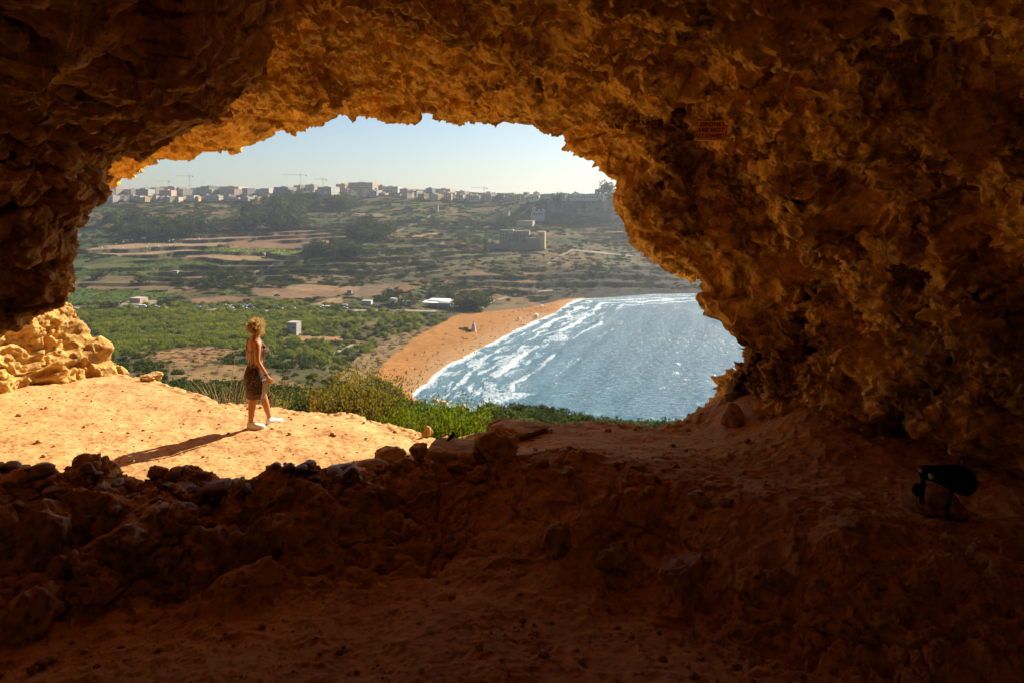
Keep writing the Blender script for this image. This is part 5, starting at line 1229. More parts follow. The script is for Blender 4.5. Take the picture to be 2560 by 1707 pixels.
def little(name, px0, px1, top, base, mat, label, cat, door=True, yaw=-0.3, dmin=300, dmax=1000, slit=False, dep=None, dmat=None):
    x, y, z = land_hit(0.5 * (px0 + px1), base, dmin, dmax); W = (px1 - px0) / F * y * 0.86; H = (base - top) / F * y; dp = dep or W * 0.6; e = empty(name, (x, y, z), yaw)
    boxes('wall', [(-W / 2, W / 2, -dp / 2, dp / 2, -1.5, H)], mat, e); boxes('roof', [(-W / 2 - .12, W / 2 + .12, -dp / 2 - .12, dp / 2 + .12, H + .003, H + .28)], mat, e)
    if door: boxes('door', [(W / 2 - .05, W / 2 + .05, -dp * .2, dp * .2, 0, min(2.1, H * .8))], dmat or M_WIN, e)
    if slit: boxes('gun_slit', [(W * .05, W * .38, -dp / 2 - .05, -dp / 2 + .2, H * .52, H * .62)], M_WIN, e)
    tag(e, label, cat); return e
M_RUST = simple('rusty door', (0.35, 0.17, 0.06), 0.8)
little('farm_hut', 328, 366, 746, 757.5, WALLS['rose'], 'low stone farm hut with a rusty door beside the vineyard', 'hut', dmat=M_RUST, dep=7)
little('pillbox', 721, 750, 807, 837, M_CONC, 'square concrete pillbox with a slit standing in the reeds', 'pillbox', False, -0.18, 250, 480, True, dep=5.5)
little('beach_store', 974, 994, 747, 764, WALLS['white'], 'small white cube building left of the motorhome', 'building', False, -0.6)
little('ruin_tower', 1260, 1275, 535, 550, WALLS['stone'], 'roofless stone tower house below the lane', 'ruin', False, -0.5, 800, 960)
little('water_tower', 1088, 1097, 516, 531, WALLS['grey'], 'thin pale tower standing alone on the mid hillside', 'tower', False, -0.5, 850, 1050)
little('walled_platform', 1290, 1338, 553.5, 566, WALLS['stone'], 'long stone walled platform between the two villas', 'wall', False, -0.25, 780, 930, dep=14)
little('shed', 904, 932, 753, 763, WALLS['white'], 'long white roofed shed half hidden in the bushes', 'shed', False, -0.1)
little('shed', 810, 829, 766, 774.5, WALLS['cream'], 'low cream shed beside the parked cars', 'shed', False, -0.5)
little('shed', 855, 870, 762, 771, WALLS['grey'], 'grey lean to shed on the road', 'shed', False, -0.2)
little('barn', 340 + 90, 340 + 108, 684, 690, WALLS['grey'], 'tiny grey barn on the brown field left of centre', 'barn', False, -0.2)
little('field_hut', 524, 548, 684, 692, WALLS['ochre'], 'sunlit ochre field wall hut in the middle of the valley', 'hut', False, -0.3, dep=4)
little('field_hut', 655, 664, 634, 641, WALLS['stone'], 'tiny stone field hut by the bright green strip', 'hut', False, -0.3)
little('field_shelter', 868, 881, 727, 734, WALLS['slate'], 'small dark field shelter on the brown plots', 'shelter', False, -0.2)

# beach kiosk with shade sails
def kiosk():
    x, y, z = land_hit(1100, 768, 400, 620); k = y / F; e = empty('beach_kiosk', (x, y, z), -0.05); X = lambda px: (px - 1100) * k
    mt = simple('pale canvas', (0.62, 0.62, 0.63), 0.8, 0.06)
    for a, b, h, yy in ((1058, 1098, 4.2, -3), (1070, 1122, 5.2, 1), (1098, 1132, 4.6, -1)):
        bm = bmesh.new(); v = [bm.verts.new(c) for c in ((X(a), yy - 3, h), (X(b), yy - 3.5, h - .5), (X(b) + 1, yy + 4, h + .4), (X(a) + 2, yy + 3.6, h + .8))]
        w = [bm.verts.new(u_.co + Vector((0, 0, .12))) for u_ in v]; bm.faces.new(v[::-1]); bm.faces.new(w)
        for q in range(4): bm.faces.new((v[q], v[(q + 1) % 4], w[(q + 1) % 4], w[q]))
        bm_obj('shade_sail', bm, mt, e)
        for c in ((X(a), yy - 3, h), (X(b), yy - 3.5, h - .5), (X(b) + 1, yy + 4, h + .4), (X(a) + 2, yy + 3.6, h + .8)): boxes('post', [(c[0] - .09, c[0] + .09, c[1] - .09, c[1] + .09, -1, c[2])], M_STEEL, e)
    boxes('counter', [(X(1072), X(1125), 0.5, 6, -1, 2.6)], WALLS['slate'], e)
    tag(e, 'beach kiosk under grey white shade sails beside the trees', 'kiosk')
kiosk()
# ------------------------------------------------------------------ vehicles
M_TYRE = simple('tyre rubber', (0.03, 0.03, 0.03), 0.9); M_GLASS = simple('car glass', (0.05, 0.06, 0.075), 0.12, 0.1, 1, spec=0.6)
PAINT = {k: simple('car paint ' + k, c, 0.3, 0.03, 1.0, spec=0.5) for k, c in dict(white=(0.78, 0.79, 0.80), silver=(0.48, 0.50, 0.53), blue=(0.06, 0.13, 0.30), black=(0.03, 0.03, 0.035), red=(0.35, 0.04, 0.03), pale_blue=(0.30, 0.42, 0.55)).items()}
def prism(name, prof, w, mat, parent):
    bm = bmesh.new(); a = [bm.verts.new((x, -w / 2, z)) for x, z in prof]; b = [bm.verts.new((x, w / 2, z)) for x, z in prof]; n = len(prof)
    bm.faces.new(a[::-1]); bm.faces.new(b)
    for k in range(n): bm.faces.new((a[k], a[(k + 1) % n], b[(k + 1) % n], b[k]))
    bmesh.ops.recalc_face_normals(bm, faces=bm.faces); return bm_obj(name, bm, mat, parent)
def wheels(e, xs, w, r=0.31):
    for x in xs:
        for s in (-1, 1):
            bm = bmesh.new(); bmesh.ops.create_cone(bm, cap_ends=True, segments=12, radius1=r, radius2=r, depth=0.2, matrix=Matrix.Translation((x, s * (w / 2 - .06), r)) @ Matrix.Rotation(math.pi / 2, 4, 'X')); bm_obj('wheel', bm, M_TYRE, e)
def car(px, py, col, label, yaw=0.0, kind='car', group='cars parked along the valley road'):
    x, y, z = land_hit(px, py, 380, 620); e = empty('parked_' + kind, (x, y, z), yaw)
    if kind == 'car':
        prism('body', [(-2.1, .28), (2.1, .28), (2.15, .62), (1.9, .82), (.95, .90), (-1.7, .95), (-2.12, .85)], 1.72, PAINT[col], e)
        prism('cabin', [(.95, .88), (.35, 1.40), (-1.05, 1.43), (-1.72, .93)], 1.52, M_GLASS, e); prism('roof', [(.36, 1.37), (.30, 1.47), (-1.0, 1.49), (-1.10, 1.40)], 1.54, PAINT[col], e); wheels(e, (-1.28, 1.3), 1.74)
    elif kind == 'van':
        prism('body', [(-2.5, .35), (2.5, .35), (2.5, .95), (2.0, 1.15), (1.4, 1.9), (1.1, 2.0), (-2.45, 2.0)], 1.9, PAINT[col], e); prism('windscreen', [(1.98, 1.20), (1.45, 1.86), (1.2, 1.86), (1.2, 1.20)], 1.93, M_GLASS, e)
        prism('side_window', [(-2.2, 1.25), (1.0, 1.25), (1.0, 1.8), (-2.2, 1.8)], 1.93, M_GLASS, e); wheels(e, (-1.6, 1.6), 1.92, .34)
    else:
        prism('body', [(-3.3, .45), (3.2, .45), (3.2, 1.1), (2.5, 1.25), (2.2, 1.9), (3.0, 2.25), (2.8, 3.05), (-3.3, 3.05)], 2.25, PAINT[col], e); prism('windscreen', [(2.52, 1.28), (2.24, 1.88), (1.6, 1.88), (1.6, 1.28)], 2.28, M_GLASS, e)
        prism('side_window', [(-2.0, 1.7), (-.8, 1.7), (-.8, 2.3), (-2.0, 2.3)], 2.28, M_GLASS, e); wheels(e, (-1.9, 2.1), 2.27, .36)
    tag(e, label, kind if kind != 'motorhome' else 'motorhome', group); return e
for px, py, c, lab, yw, kd in [
 (357, 770, 'white', 'white van at the left end of the road cars', .1, 'van'), (373, 771, 'black', 'dark car just right of the white roadside van', .1, 'car'), (391, 770, 'silver', 'silver car third from the left end of the road', 0, 'car'),
 (494, 770, 'pale_blue', 'pale blue car standing left of the first hedge clump', .2, 'car'), (506, 767, 'black', 'black car touching the pale blue one on the road', .1, 'car'), (566, 767, 'white', 'white car at the left end of the busy parking row', .2, 'car'),
 (580, 768, 'silver', 'silver car second in the busy parking row', .1, 'car'), (577, 773, 'white', 'white car in front of the second car of the parking row', .1, 'car'), (596, 767, 'white', 'white car in the middle of the busy parking row', .1, 'car'), (612, 767, 'pale_blue', 'pale blue car in the busy parking row', .1, 'car'),
 (609, 772, 'white', 'white car in front of the pale blue parking row car', .1, 'car'), (625, 767, 'silver', 'silver car at the right end of the busy parking row', .1, 'car'), (636, 773, 'white', 'white car in front of the right end of the parking row', .1, 'car'),
 (667, 774, 'black', 'black car in the gap right of the busy row', .1, 'car'), (688, 769, 'blue', 'dark blue car left of the white pair', .1, 'car'), (699, 774, 'white', 'white car before the round bush on the road', .1, 'car'),
 (719, 769, 'blue', 'blue car on the far side of the road by the round bush', .1, 'car'), (716, 774.5, 'white', 'white car in front of the blue far side car', .1, 'car'), (731, 773.5, 'silver', 'silver car touching the round roadside bush', .1, 'car'),
 (801, 768, 'white', 'white car left of the low cream shed', .1, 'car'), (803, 774, 'pale_blue', 'pale blue car nearest the low cream shed', .1, 'car'), (693, 741, 'black', 'dark car alone on the brown field', .3, 'car'),
 (862, 773, 'silver', 'silver car in front of the grey lean to shed', .1, 'car'), (1133, 764, 'white', 'white car parked right of the beach kiosk', .4, 'car'), (1140, 761, 'silver', 'silver car behind the white one by the kiosk', .4, 'car')]:
    car(px, py, c, lab, yw, kd)
car(1016, 762, 'white', 'large white motorhome parked left of the beach kiosk', math.pi, 'motorhome', None); car(1017, 765, 'white', 'white minibus in front of the motorhome', .05, 'van', None)
# hay bales on the stubble
bmh = bmesh.new(); bmesh.ops.create_cone(bmh, cap_ends=True, segments=14, radius1=.75, radius2=.75, depth=1.3, matrix=Matrix.Translation((0, 0, .7)) @ Matrix.Rotation(math.pi / 2, 4, 'X')); mh = bpy.data.meshes.new('bale'); bmh.to_mesh(mh); bmh.free()
M_HAY = simple('pale hay', (0.50, 0.42, 0.28), 0.95)
for px, py in [(255, 622), (290, 612), (306, 622), (308, 609), (340, 617), (364, 607), (366, 620), (371, 612), (395, 622), (410, 611), (423, 608), (423, 615), (434, 618), (485, 607), (497, 598), (498, 605), (375, 626), (285, 624), (330, 605), (432, 605), (460, 602), (640, 600), (695, 614), (742, 576)]:
    x, y, z = land_hit(px, py, 600, 1100); o = obj('hay_bale', mh, M_HAY, None, (x, y, z - .05)); o.rotation_euler = (0, 0, random.uniform(0, 3)); tag(o, 'pale round hay bale lying on the stubble field', 'hay bale', 'hay bales on the stubble field')
# white tent
def tent():
    x, y, z = land_hit(360, 600, 700, 1000); e = empty('white_tent', (x, y, z)); prism('canvas', [(-3, 0), (3, 0), (0, 3)], 5, M_WHITE, e); boxes('awning', [(-2, 2, -4.2, -2.55, 1.6, 1.75)], M_WHITE, e); tag(e, 'white tent at the edge of the stubble field', 'tent')
tent()

# ------------------------------------------------------------------ beach: statue, craft, people
def lathe(name, prof, n, mat, parent=None, sx=1.0, sy=1.0):
    V = np.array([(r * math.cos(6.28318 * k / n) * sx, r * math.sin(6.28318 * k / n) * sy, z) for r, z in prof for k in range(n)]); fs = []
    for a in range(len(prof) - 1):
        for k in range(n): fs.append((a * n + k, a * n + (k + 1) % n, (a + 1) * n + (k + 1) % n, (a + 1) * n + k))
    return obj(name, fast_mesh(name, V, np.array(fs)), mat, parent)
def monument():
    x, y, z = land_hit(1184, 829, 380, 480); e = empty('beach_monument', (x, y, z)); pm = simple('pale pink plaster', (0.50, 0.42, 0.40), 0.85, .08, .4)
    lathe('plinth', [(0.01, -.5), (1.75, -.5), (1.7, 0), (1.45, 1.6), (1.2, 3.2), (1.05, 4.3), (.85, 4.9), (.45, 5.2), (.01, 5.25)], 18, pm, e)
    s = lathe('statue', [(.01, 5.2), (.34, 5.22), (.30, 5.5), (.20, 5.9), (.24, 6.2), (.22, 6.4), (.09, 6.5), (.10, 6.58), (.13, 6.68), (.10, 6.8), (.01, 6.84)], 12, WALLS['white'], e); lathe('base_step', [(2.0, -.5), (2.0, .25), (1.8, .3), (1.6, .3)], 18, pm, e)
    tag(e, 'pale conical monument with a small statue on top standing on the sand', 'monument')
    for px, py, s_, lab in ((1163, 826, 2.4, 'dark clump of bushes at the left foot of the monument'), (1172, 828, 2.0, 'second dark bush touching the left side of the monument'), (1152, 823, 1.6, 'low green bush furthest left of the monument')):
        x2, y2, z2 = land_hit(px, py, 350, 500); b = obj('beach_bush', bpy.data.objects['bush_%d' % (px % 5)].data, None, None, (x2, y2, z2 - .1)); b.scale = (s_, s_ * .8, s_ * .75); tag(b, lab, 'bush')
monument()
def hull(name, px, py, L_, W_, mat, label, cat, yaw, seats=True):
    x, y, z = land_hit(px, py, 380, 520); e = empty(name, (x, y, z + .05), yaw); n = 20; V, fs = [], []
    for k in range(n + 1):
        t = k / n * 2 - 1; w = W_ / 2 * max(0.02, (1 - abs(t) ** 2.5)); up = .25 * abs(t) ** 3
        for a, b in ((-1, .38), (-.7, .05), (0, 0), (.7, .05), (1, .38), (.75, .34), (0, .30), (-.75, .34)): V.append((t * L_ / 2, a * w, b + up))
    for k in range(n):
        for j in range(8): fs.append((k * 8 + j, k * 8 + (j + 1) % 8, k * 8 + 8 + (j + 1) % 8, k * 8 + 8 + j))
    obj('hull', fast_mesh('hull', np.array(V), np.array(fs)), mat, e)
    if seats:
        for s in (-.8, .7): boxes('seat', [(s - .35, s + .35, -W_ * .25, W_ * .25, .3, .42)], M_TYRE, e)
    tag(e, label, cat)
M_ORG = simple('orange plastic', (0.75, 0.22, 0.02), 0.4, .05); M_CANV = simple('canvas pale', (0.7, 0.7, 0.68), 0.7, .05)
hull('kayak', 1305, 814, 5.4, 1.1, M_ORG, 'orange kayak beached near the waterline', 'kayak', .05); hull('rowing_boat', 1314, 812, 3.8, 1.4, M_WHITE, 'small white boat just right of the orange kayak', 'boat', .3)

def skin_mesh(name, verts, edges, radii, root_i=0, sub=1):
    m = bpy.data.meshes.new(name); m.from_pydata(verts, edges, []); o = bpy.data.objects.new(name, m); COL.objects.link(o)
    sk = o.modifiers.new('skin', 'SKIN'); sk.use_smooth_shade = True
    for k, r in enumerate(radii):
        sv = m.skin_vertices[0].data[k]; sv.radius = (r, r) if np.isscalar(r) else r; sv.use_root = (k == root_i)
    if sub: ss = o.modifiers.new('sub', 'SUBSURF'); ss.levels = sub; ss.render_levels = sub
    dg = bpy.context.evaluated_depsgraph_get(); dg.update(); me = bpy.data.meshes.new_from_object(o.evaluated_get(dg)); bpy.data.objects.remove(o); bpy.data.meshes.remove(m)
    for p in me.polygons: p.use_smooth = True
    return me
def body(pose):
    if pose == 'stand': v = [(0, 0, .92), (0, 0, 1.15), (0, 0, 1.40), (0, 0, 1.52), (0, .02, 1.66), (.19, 0, 1.38), (.24, .02, 1.12), (.23, .08, .88), (-.19, 0, 1.38), (-.24, .02, 1.12), (-.23, .08, .88), (.10, 0, .85), (.11, .02, .48), (.12, -.02, .06), (.12, .10, .03), (-.10, 0, .85), (-.12, -.04, .48), (-.13, -.08, .06), (-.13, .05, .03)]
    elif pose == 'sit': v = [(0, 0, .14), (0, -.06, .36), (0, -.08, .60), (0, -.06, .72), (0, -.03, .86), (.19, -.08, .58), (.26, -.20, .34), (.24, -.30, .08), (-.19, -.08, .58), (-.24, .08, .36), (-.14, .30, .40), (.10, .02, .13), (.14, .38, .42), (.14, .62, .06), (.14, .74, .04), (-.10, .02, .13), (-.14, .38, .42), (-.14, .62, .06), (-.14, .74, .04)]
    else: v = [(0, 0, .13), (0, -.24, .14), (0, -.50, .15), (0, -.62, .15), (0, -.77, .17), (.19, -.48, .13), (.28, -.24, .09), (.26, 0, .07), (-.19, -.48, .13), (-.30, -.60, .09), (-.14, -.78, .08), (.10, .08, .12), (.11, .45, .12), (.13, .85, .08), (.14, .92, .14), (-.10, .08, .12), (-.12, .42, .26), (-.13, .75, .07), (-.13, .85, .06)]
    e = [(0, 1), (1, 2), (2, 3), (3, 4), (2, 5), (5, 6), (6, 7), (2, 8), (8, 9), (9, 10), (0, 11), (11, 12), (12, 13), (13, 14), (0, 15), (15, 16), (16, 17), (17, 18)]
    r = [.14, .12, .13, .055, .105, .06, .045, .035, .06, .045, .035, .09, .06, .04, .035, .09, .06, .04, .035]
    return skin_mesh('person_' + pose, v, e, r, 0, 1)
BODY = {k: body(k) for k in ('stand', 'sit', 'lie')}
SKINM = simple('tanned skin', (0.38, 0.20, 0.12), 0.6, .08); CLOTH = {k: simple('swimwear ' + k, c, .8, .1) for k, c in dict(dark=(0.03, 0.03, 0.045), red=(0.45, 0.05, 0.05), blue=(0.06, 0.14, 0.35), white=(0.7, 0.7, 0.7), green=(0.06, 0.2, 0.12)).items()}
def swim_shell(pose, z0, z1):
    src = BODY[pose]; bm = bmesh.new(); bm.from_mesh(src); bm.normal_update()
    ax = 1 if pose == 'lie' else 2
    keep = [f for f in bm.faces if z0 < f.calc_center_median()[ax] < z1 and abs(f.calc_center_median()[0]) < .19]; ks = set(keep)
    bmesh.ops.delete(bm, geom=[f for f in bm.faces if f not in ks], context='FACES')
    for v in bm.verts: v.co += v.normal * .02
    m = bpy.data.meshes.new('swimwear'); bm.to_mesh(m); bm.free(); return m
SWIM = {'stand': swim_shell('stand', .70, 1.02), 'sit': swim_shell('sit', .02, .30), 'lie': swim_shell('lie', -.12, .14)}
HAIR = {k: v for k, v in dict(stand=(0, 0, 1.70), sit=(0, -.05, .90), lie=(0, -.82, .16)).items()}
bmq = bmesh.new(); bmesh.ops.create_icosphere(bmq, subdivisions=2, radius=.125); mq = bpy.data.meshes.new('hair'); bmq.to_mesh(mq); bmq.free(); M_HAIRD = simple('dark hair', (0.03, 0.022, 0.018), .6)
SWIMC = {}
def person(px, py, pose, col, label, group=None, yaw=None, sea=False, k=1.0):
    if sea:
        d = -SEA * F / (py - HY); x, y, z = (px - CX) / F * d, d, SEA - 0.75
    else: x, y, z = land_hit(px, py, 250, 640)
    e = empty('person', (x, y, z - .02), random.uniform(0, 6.28) if yaw is None else yaw); e.scale = (k, k, k)
    obj('body', BODY[pose], SKINM, e)
    if (pose, col) not in SWIMC:
        m = SWIM[pose].copy(); m.materials.clear(); m.materials.append(CLOTH[col]); SWIMC[(pose, col)] = m
    obj('swimwear', SWIMC[(pose, col)], None, e); obj('hair', mq, M_HAIRD, e, HAIR[pose])
    tag(e, label, 'person', group); return e
def towel(px, py, col, yaw):
    x, y, z = land_hit(px, py, 250, 640); o = boxes('beach_towel', [(-.45, .45, -.95, .95, .02, .05)], CLOTH[col], None, (x, y, z + .03)); o.rotation_euler = (0, 0, yaw); tag(o, 'spread %s beach towel under a sunbather on the sand' % col, 'towel', '%s towels on the sand' % col)
ZX = lambda a: 950 + a * 0.2126
ZY = lambda b: 720 + b * 0.2126
pr = random.Random(9)
STAND = [(1186, 470, 'left of the walking pair right of the monument'), (1207, 470, 'right of the walking pair right of the monument'), (553, 870, 'left of the standing pair in the middle of the beach'), (567, 866, 'right of the standing pair in the middle of the beach'),
 (673, 782, 'left of the two standing beside the dark driftwood'), (689, 780, 'right of the two standing beside the dark driftwood'), (1111, 785, 'left of the two at the water edge halfway along'), (1137, 785, 'right of the two at the water edge halfway along'),
 (1585, 535, 'left of the three at the water edge near the kayak'), (1603, 535, 'middle of the three at the water edge near the kayak'), (1628, 535, 'right of the three at the water edge near the kayak'), (1942, 250, 'standing alone on the far sand'),
 (1832, 258, 'left of a close pair on the far sand'), (1840, 256, 'right of a close pair on the far sand'), (1908, 220, 'in the group at the back of the far sand'), (1985, 372, 'at the far water edge'), (2064, 305, 'at the farthest water edge'), (1510, 450, 'beside a sunbather left of the kayak'),
 (1465, 520, 'alone in the sand below the kayak'), (680, 945, 'at the near water edge'), (450, 1215, 'wading at the nearest corner of the beach'), (250, 1090, 'near the closest sunbathers'), (980, 750, 'midway beside a towel'), (525, 775, 'near the dune side'), (1770, 325, 'beside the pale parasol'), (1850, 355, 'in the dark group below the pale parasol')]
for a, b, lab in STAND: person(ZX(a), ZY(b), 'stand', pr.choice(['dark', 'dark', 'red', 'blue', 'white']), 'person in swimwear standing ' + lab, k=1.1)
for a, b, lab in [(1347, 690, 'in the foam halfway along the beach'), (633, 1232, 'in shallow water at the near end, left of two'), (770, 1215, 'in shallow water at the near end, right of two'), (1546, 965, 'past the broken wave'), (1638, 858, 'beside the white breaker'), (1887, 503, 'left of two swimmers off the kayak'), (1908, 506, 'right of two swimmers off the kayak'), (1990, 480, 'swimming off the far sand'), (2022, 455, 'swimming furthest out')]:
    person(ZX(a), ZY(b), 'stand', 'dark', 'person wading ' + lab, sea=True, k=1.1)
SITS = [(1008, 610), (985, 608), (1028, 608), (1125, 612), (463, 1030), (482, 1028), (172, 975), (252, 1150), (622, 810), (552, 968), (1305, 580), (1355, 590), (1627, 375), (1620, 395), (1662, 408), (1690, 370), (1780, 395), (1835, 360), (1460, 345), (1520, 330), (1740, 330), (1720, 245), (1770, 280), (2020, 210), (1630, 270), (1670, 255), (1925, 350), (965, 588), (776, 555), (324, 850), (412, 797), (1303, 402), (1970, 272), (1500, 520), (1180, 505), (1160, 508), (1175, 690), (1565, 292)]
for k, (a, b) in enumerate(SITS): person(ZX(a), ZY(b), 'sit', pr.choice(['dark', 'red', 'blue', 'green', 'dark']), 'small figure sitting on the orange sand among the bathers', 'people sitting on the sand', k=1.15)
LIES = [(620, 672), (820, 648), (612, 738), (840, 720), (890, 720), (1070, 688), (1100, 688), (1065, 722), (690, 850), (660, 898), (720, 894), (375, 935), (300, 995), (600, 932), (815, 812), (935, 765), (490, 790), (1180, 650), (1420, 548), (1395, 520), (1310, 525), (1320, 480), (1495, 468), (735, 610), (950, 637), (735, 664), (1890, 240), (1905, 285), (1200, 580), (1165, 585), (215, 1068), (265, 1105)]
for k, (a, b) in enumerate(LIES):
    yw = pr.uniform(0, 6.28); c = pr.choice(['white', 'blue', 'red', 'dark', 'green']); towel(ZX(a), ZY(b), c, yw); person(ZX(a), ZY(b), 'lie', pr.choice(['dark', 'red', 'blue']), 'small figure lying on a towel on the orange sand', 'people lying on towels', yaw=yw, k=1.1)
def parasol(a, b, mat, label):
    x, y, z = land_hit(ZX(a), ZY(b), 300, 640); e = empty('parasol', (x, y, z)); lathe('canopy', [(1.45, 1.75), (1.4, 1.82), (.9, 2.12), (.4, 2.28), (.02, 2.34)], 10, mat, e); boxes('pole', [(-.03, .03, -.03, .03, -.3, 2.36)], M_WHITE, e); tag(e, label, 'parasol')
parasol(1842, 345, PAINT['pale_blue'], 'pale blue parasol over the dark group on the far sand'); parasol(1832, 335, M_CANV, 'white parasol behind the pale blue one'); parasol(1630, 390, PAINT['blue'], 'dark blue parasol left above the kayak'); parasol(1905, 235, M_CANV, 'pale parasol at the back of the far sand'); parasol(1840, 365, PAINT['black'], 'dark parasol in front of the pale blue one')
# driftwood heap and rocks at the water line
x, y, z = land_hit(ZX(640), ZY(782), 250, 640); o = obj('weed_heap', RB[2], M_SCRUB, None, (x, y, z)); o.scale = (3.2, 1.2, .5); tag(o, 'dark heap of seaweed on the middle of the sand', 'seaweed')
M_SROCK = rock_material('dark shore rock', (0.03, 0.028, 0.025), (0.08, 0.07, 0.06), (0.12, 0.10, 0.08), scale=0.5)
for k, (px, py, s) in enumerate([(1088, 1003, 1.7), (1108, 1008, 1.9), (1157, 1016, 1.3), (1147, 1017, .8), (1169, 1024, 1.2), (1130, 1020, 1.0), (1190, 1030, 1.1)]):
    d = -SEA * F / (py - HY); o = obj('shore_rock', RB[k % 6], M_SROCK, None, ((px - CX) / F * d, d, SEA + .2)); o.scale = (s, s * .8, s * .8); o.rotation_euler = (0, 0, k); tag(o, ['large dark rock in the shallows left of the rock pair', 'largest dark rock in the surf below the green shrub', 'dark rock awash in the foam', 'small flat rock left of the awash one', 'dark rock furthest right in the white foam', 'low rock between the larger surf rocks', 'rock half hidden by the slope scrub'][k], 'rock', 'dark rocks in the surf')
# ------------------------------------------------------------------ the woman on the terrace
def woman():
    wx, wy, wz = floor_hit(640, 1071); wz = floor_at(wx, wy)
    E = empty('person', (wx, wy, wz)); fa = math.radians(50); fwd = np.array([math.sin(fa), math.cos(fa), 0]); rgt = np.array([math.cos(fa), -math.sin(fa), 0])
    c0 = np.array([-0.035, 0.08, 0]); up = np.array([0, 0, 1.0])
    def B(r, f, z): return tuple(c0 + rgt * r + fwd * f + up * z)
    V, Ed, R = [], [], []
    def add(p, r, par=None):
        V.append(tuple(p)); R.append(r); 
        if par is not None: Ed.append((par, len(V) - 1))
        return len(V) - 1
    pel = add(B(0, 0, .86), .125); wst = add(B(0, .01, 1.02), .105, pel); chs = add(B(0, .0, 1.19), .115, wst); upc = add(B(0, -.02, 1.31), .085, chs); nck = add(B(0, .0, 1.40), .045, upc); hb = add(B(0, .03, 1.475), .07, nck); hd = add(B(0, .045, 1.555), .082, hb)
    # right arm, hanging slightly forward; left arm behind the waist line
    rs_ = add(B(.155, -.02, 1.315), .052, upc); re_ = add(B(.215, -.05, 1.06), .040, rs_); rw_ = add(B(.235, .075, .845), .026, re_); rh = add(B(.24, .105, .765), .032, rw_)
    ls_ = add(B(-.155, -.02, 1.315), .052, upc); le_ = add(B(-.20, -.05, 1.06), .040, ls_); lw_ = add(B(-.19, .10, .87), .026, le_); lh = add(B(-.18, .14, .79), .032, lw_)
    # legs: left foot near and to the left, right foot half a step further on
    lk0 = add(B(-.085, .0, .76), .098, pel); lkn = np.array([-.055, .03, .46]); k1 = add(lkn, .062, lk0); k2 = add((-.072, .02, .33), .060, k1); k3 = add((-.078, .0, .12), .036, k2); k4 = add((-.075, .0, .06), .036, k3)
    rk0 = add(B(.085, .0, .76), .098, pel); r1 = add((.06, .13, .46), .062, rk0); r2 = add((.090, .16, .33), .058, r1); r3 = add((.132, .195, .13), .035, r2); r4 = add((.138, .20, .065), .035, r3)
    # fingers
    for hnd, wr, sgn in ((rh, rw_, 1), (lh, lw_, -1)):
        a = np.array(V[hnd]); dv = a - np.array(V[wr]); dv /= np.linalg.norm(dv); side = fwd
        for q, (o_, l_) in enumerate(((-.026, .058), (-.009, .068), (.009, .064), (.025, .05))):
            p1 = a + side * o_ + dv * .03; p2 = p1 + dv * l_ * .55 - rgt * sgn * .008; p3 = p2 + dv * l_ * .4 - rgt * sgn * .02
            i1 = add(p1, .011, hnd); i2 = add(p2, .0095, i1); add(p3, .008, i2)
        t1 = add(a + side * .036 - dv * .01, .012, hnd); t2 = add(a + side * .056 + dv * .025, .010, t1); add(a + side * .052 + dv * .05, .009, t2)
    me = skin_mesh('woman_body', V, Ed, R, 0, 2); sk = simple('sun tanned skin', (0.47, 0.20, 0.095), .5, .06, 6, spec=.35)
    bo = obj('body', me, sk, E)
    # nose, ears sit on the head under the hair (face turned to the sea)
    bm = bmesh.new()
    for p, s in ((B(0, .135, 1.535), (.014, .014, .022)), (B(.078, .05, 1.535), (.012, .02, .03)), (B(-.078, .05, 1.535), (.012, .02, .03))):
        bmesh.ops.create_icosphere(bm, subdivisions=2, radius=1.0, matrix=Matrix.Translation(p) @ Matrix.Diagonal((*s, 1)))
    bm_obj('nose_and_ears', bm, sk, E)
    lips = bmesh.new(); bmesh.ops.create_icosphere(lips, subdivisions=2, radius=1.0, matrix=Matrix.Translation(B(0, .118, 1.488)) @ Matrix.Diagonal((.02, .012, .009, 1))); bm_obj('mouth', lips, simple('lips', (.45, .12, .09), .5), E)
    for s in (-1, 1): ey = bmesh.new(); bmesh.ops.create_icosphere(ey, subdivisions=2, radius=.011, matrix=Matrix.Translation(B(.03 * s, .118, 1.557))); bm_obj('eye', ey, simple('eye', (.12, .08, .05), .3), E)
    # dress
    sec = [(.462, .170, .122, .0), (.50, .174, .126, .0), (.56, .180, .130, -.002), (.64, .186, .138, -.008), (.72, .190, .146, -.014), (.80, .187, .146, -.018), (.88, .168, .130, -.010), (.95, .146, .114, 0), (1.02, .138, .108, .008), (1.08, .146, .116, .016), (1.14, .156, .132, .026), (1.19, .158, .138, .030), (1.225, .152, .122, .024)]
    n = 56; Vd = []; tt = np.linspace(0, 1, 80); S = np.array(sec); zz = np.interp(tt, np.linspace(0, 1, len(S)), S[:, 0]); sm = lambda c: np.convolve(np.pad(np.interp(tt, np.linspace(0, 1, len(S)), S[:, c]), 4, mode='edge'), np.ones(9) / 9, mode='valid')
    A_, B_, O_ = sm(1), sm(2), sm(3)
    for i in range(80):
        for k in range(n):
            th = 6.28318 * k / n; r, f = math.cos(th), math.sin(th); bust = .030 * math.exp(-((zz[i] - 1.15) / .05) ** 2) * max(0, f) ** 2 * (1 + .5 * math.cos(4 * th)); fold = .006 * math.sin(9 * th + 3 * zz[i]) * max(0, 1 - (zz[i] - .46) / .25)
            back_low = .045 * max(0, -f) * smooth(1.14, 1.225, zz[i])
            p = c0 + rgt * (r * (A_[i] + fold)) + fwd * (f * (B_[i] + fold + bust) + O_[i]) + up * (zz[i] - back_low)
            Vd.append(p)
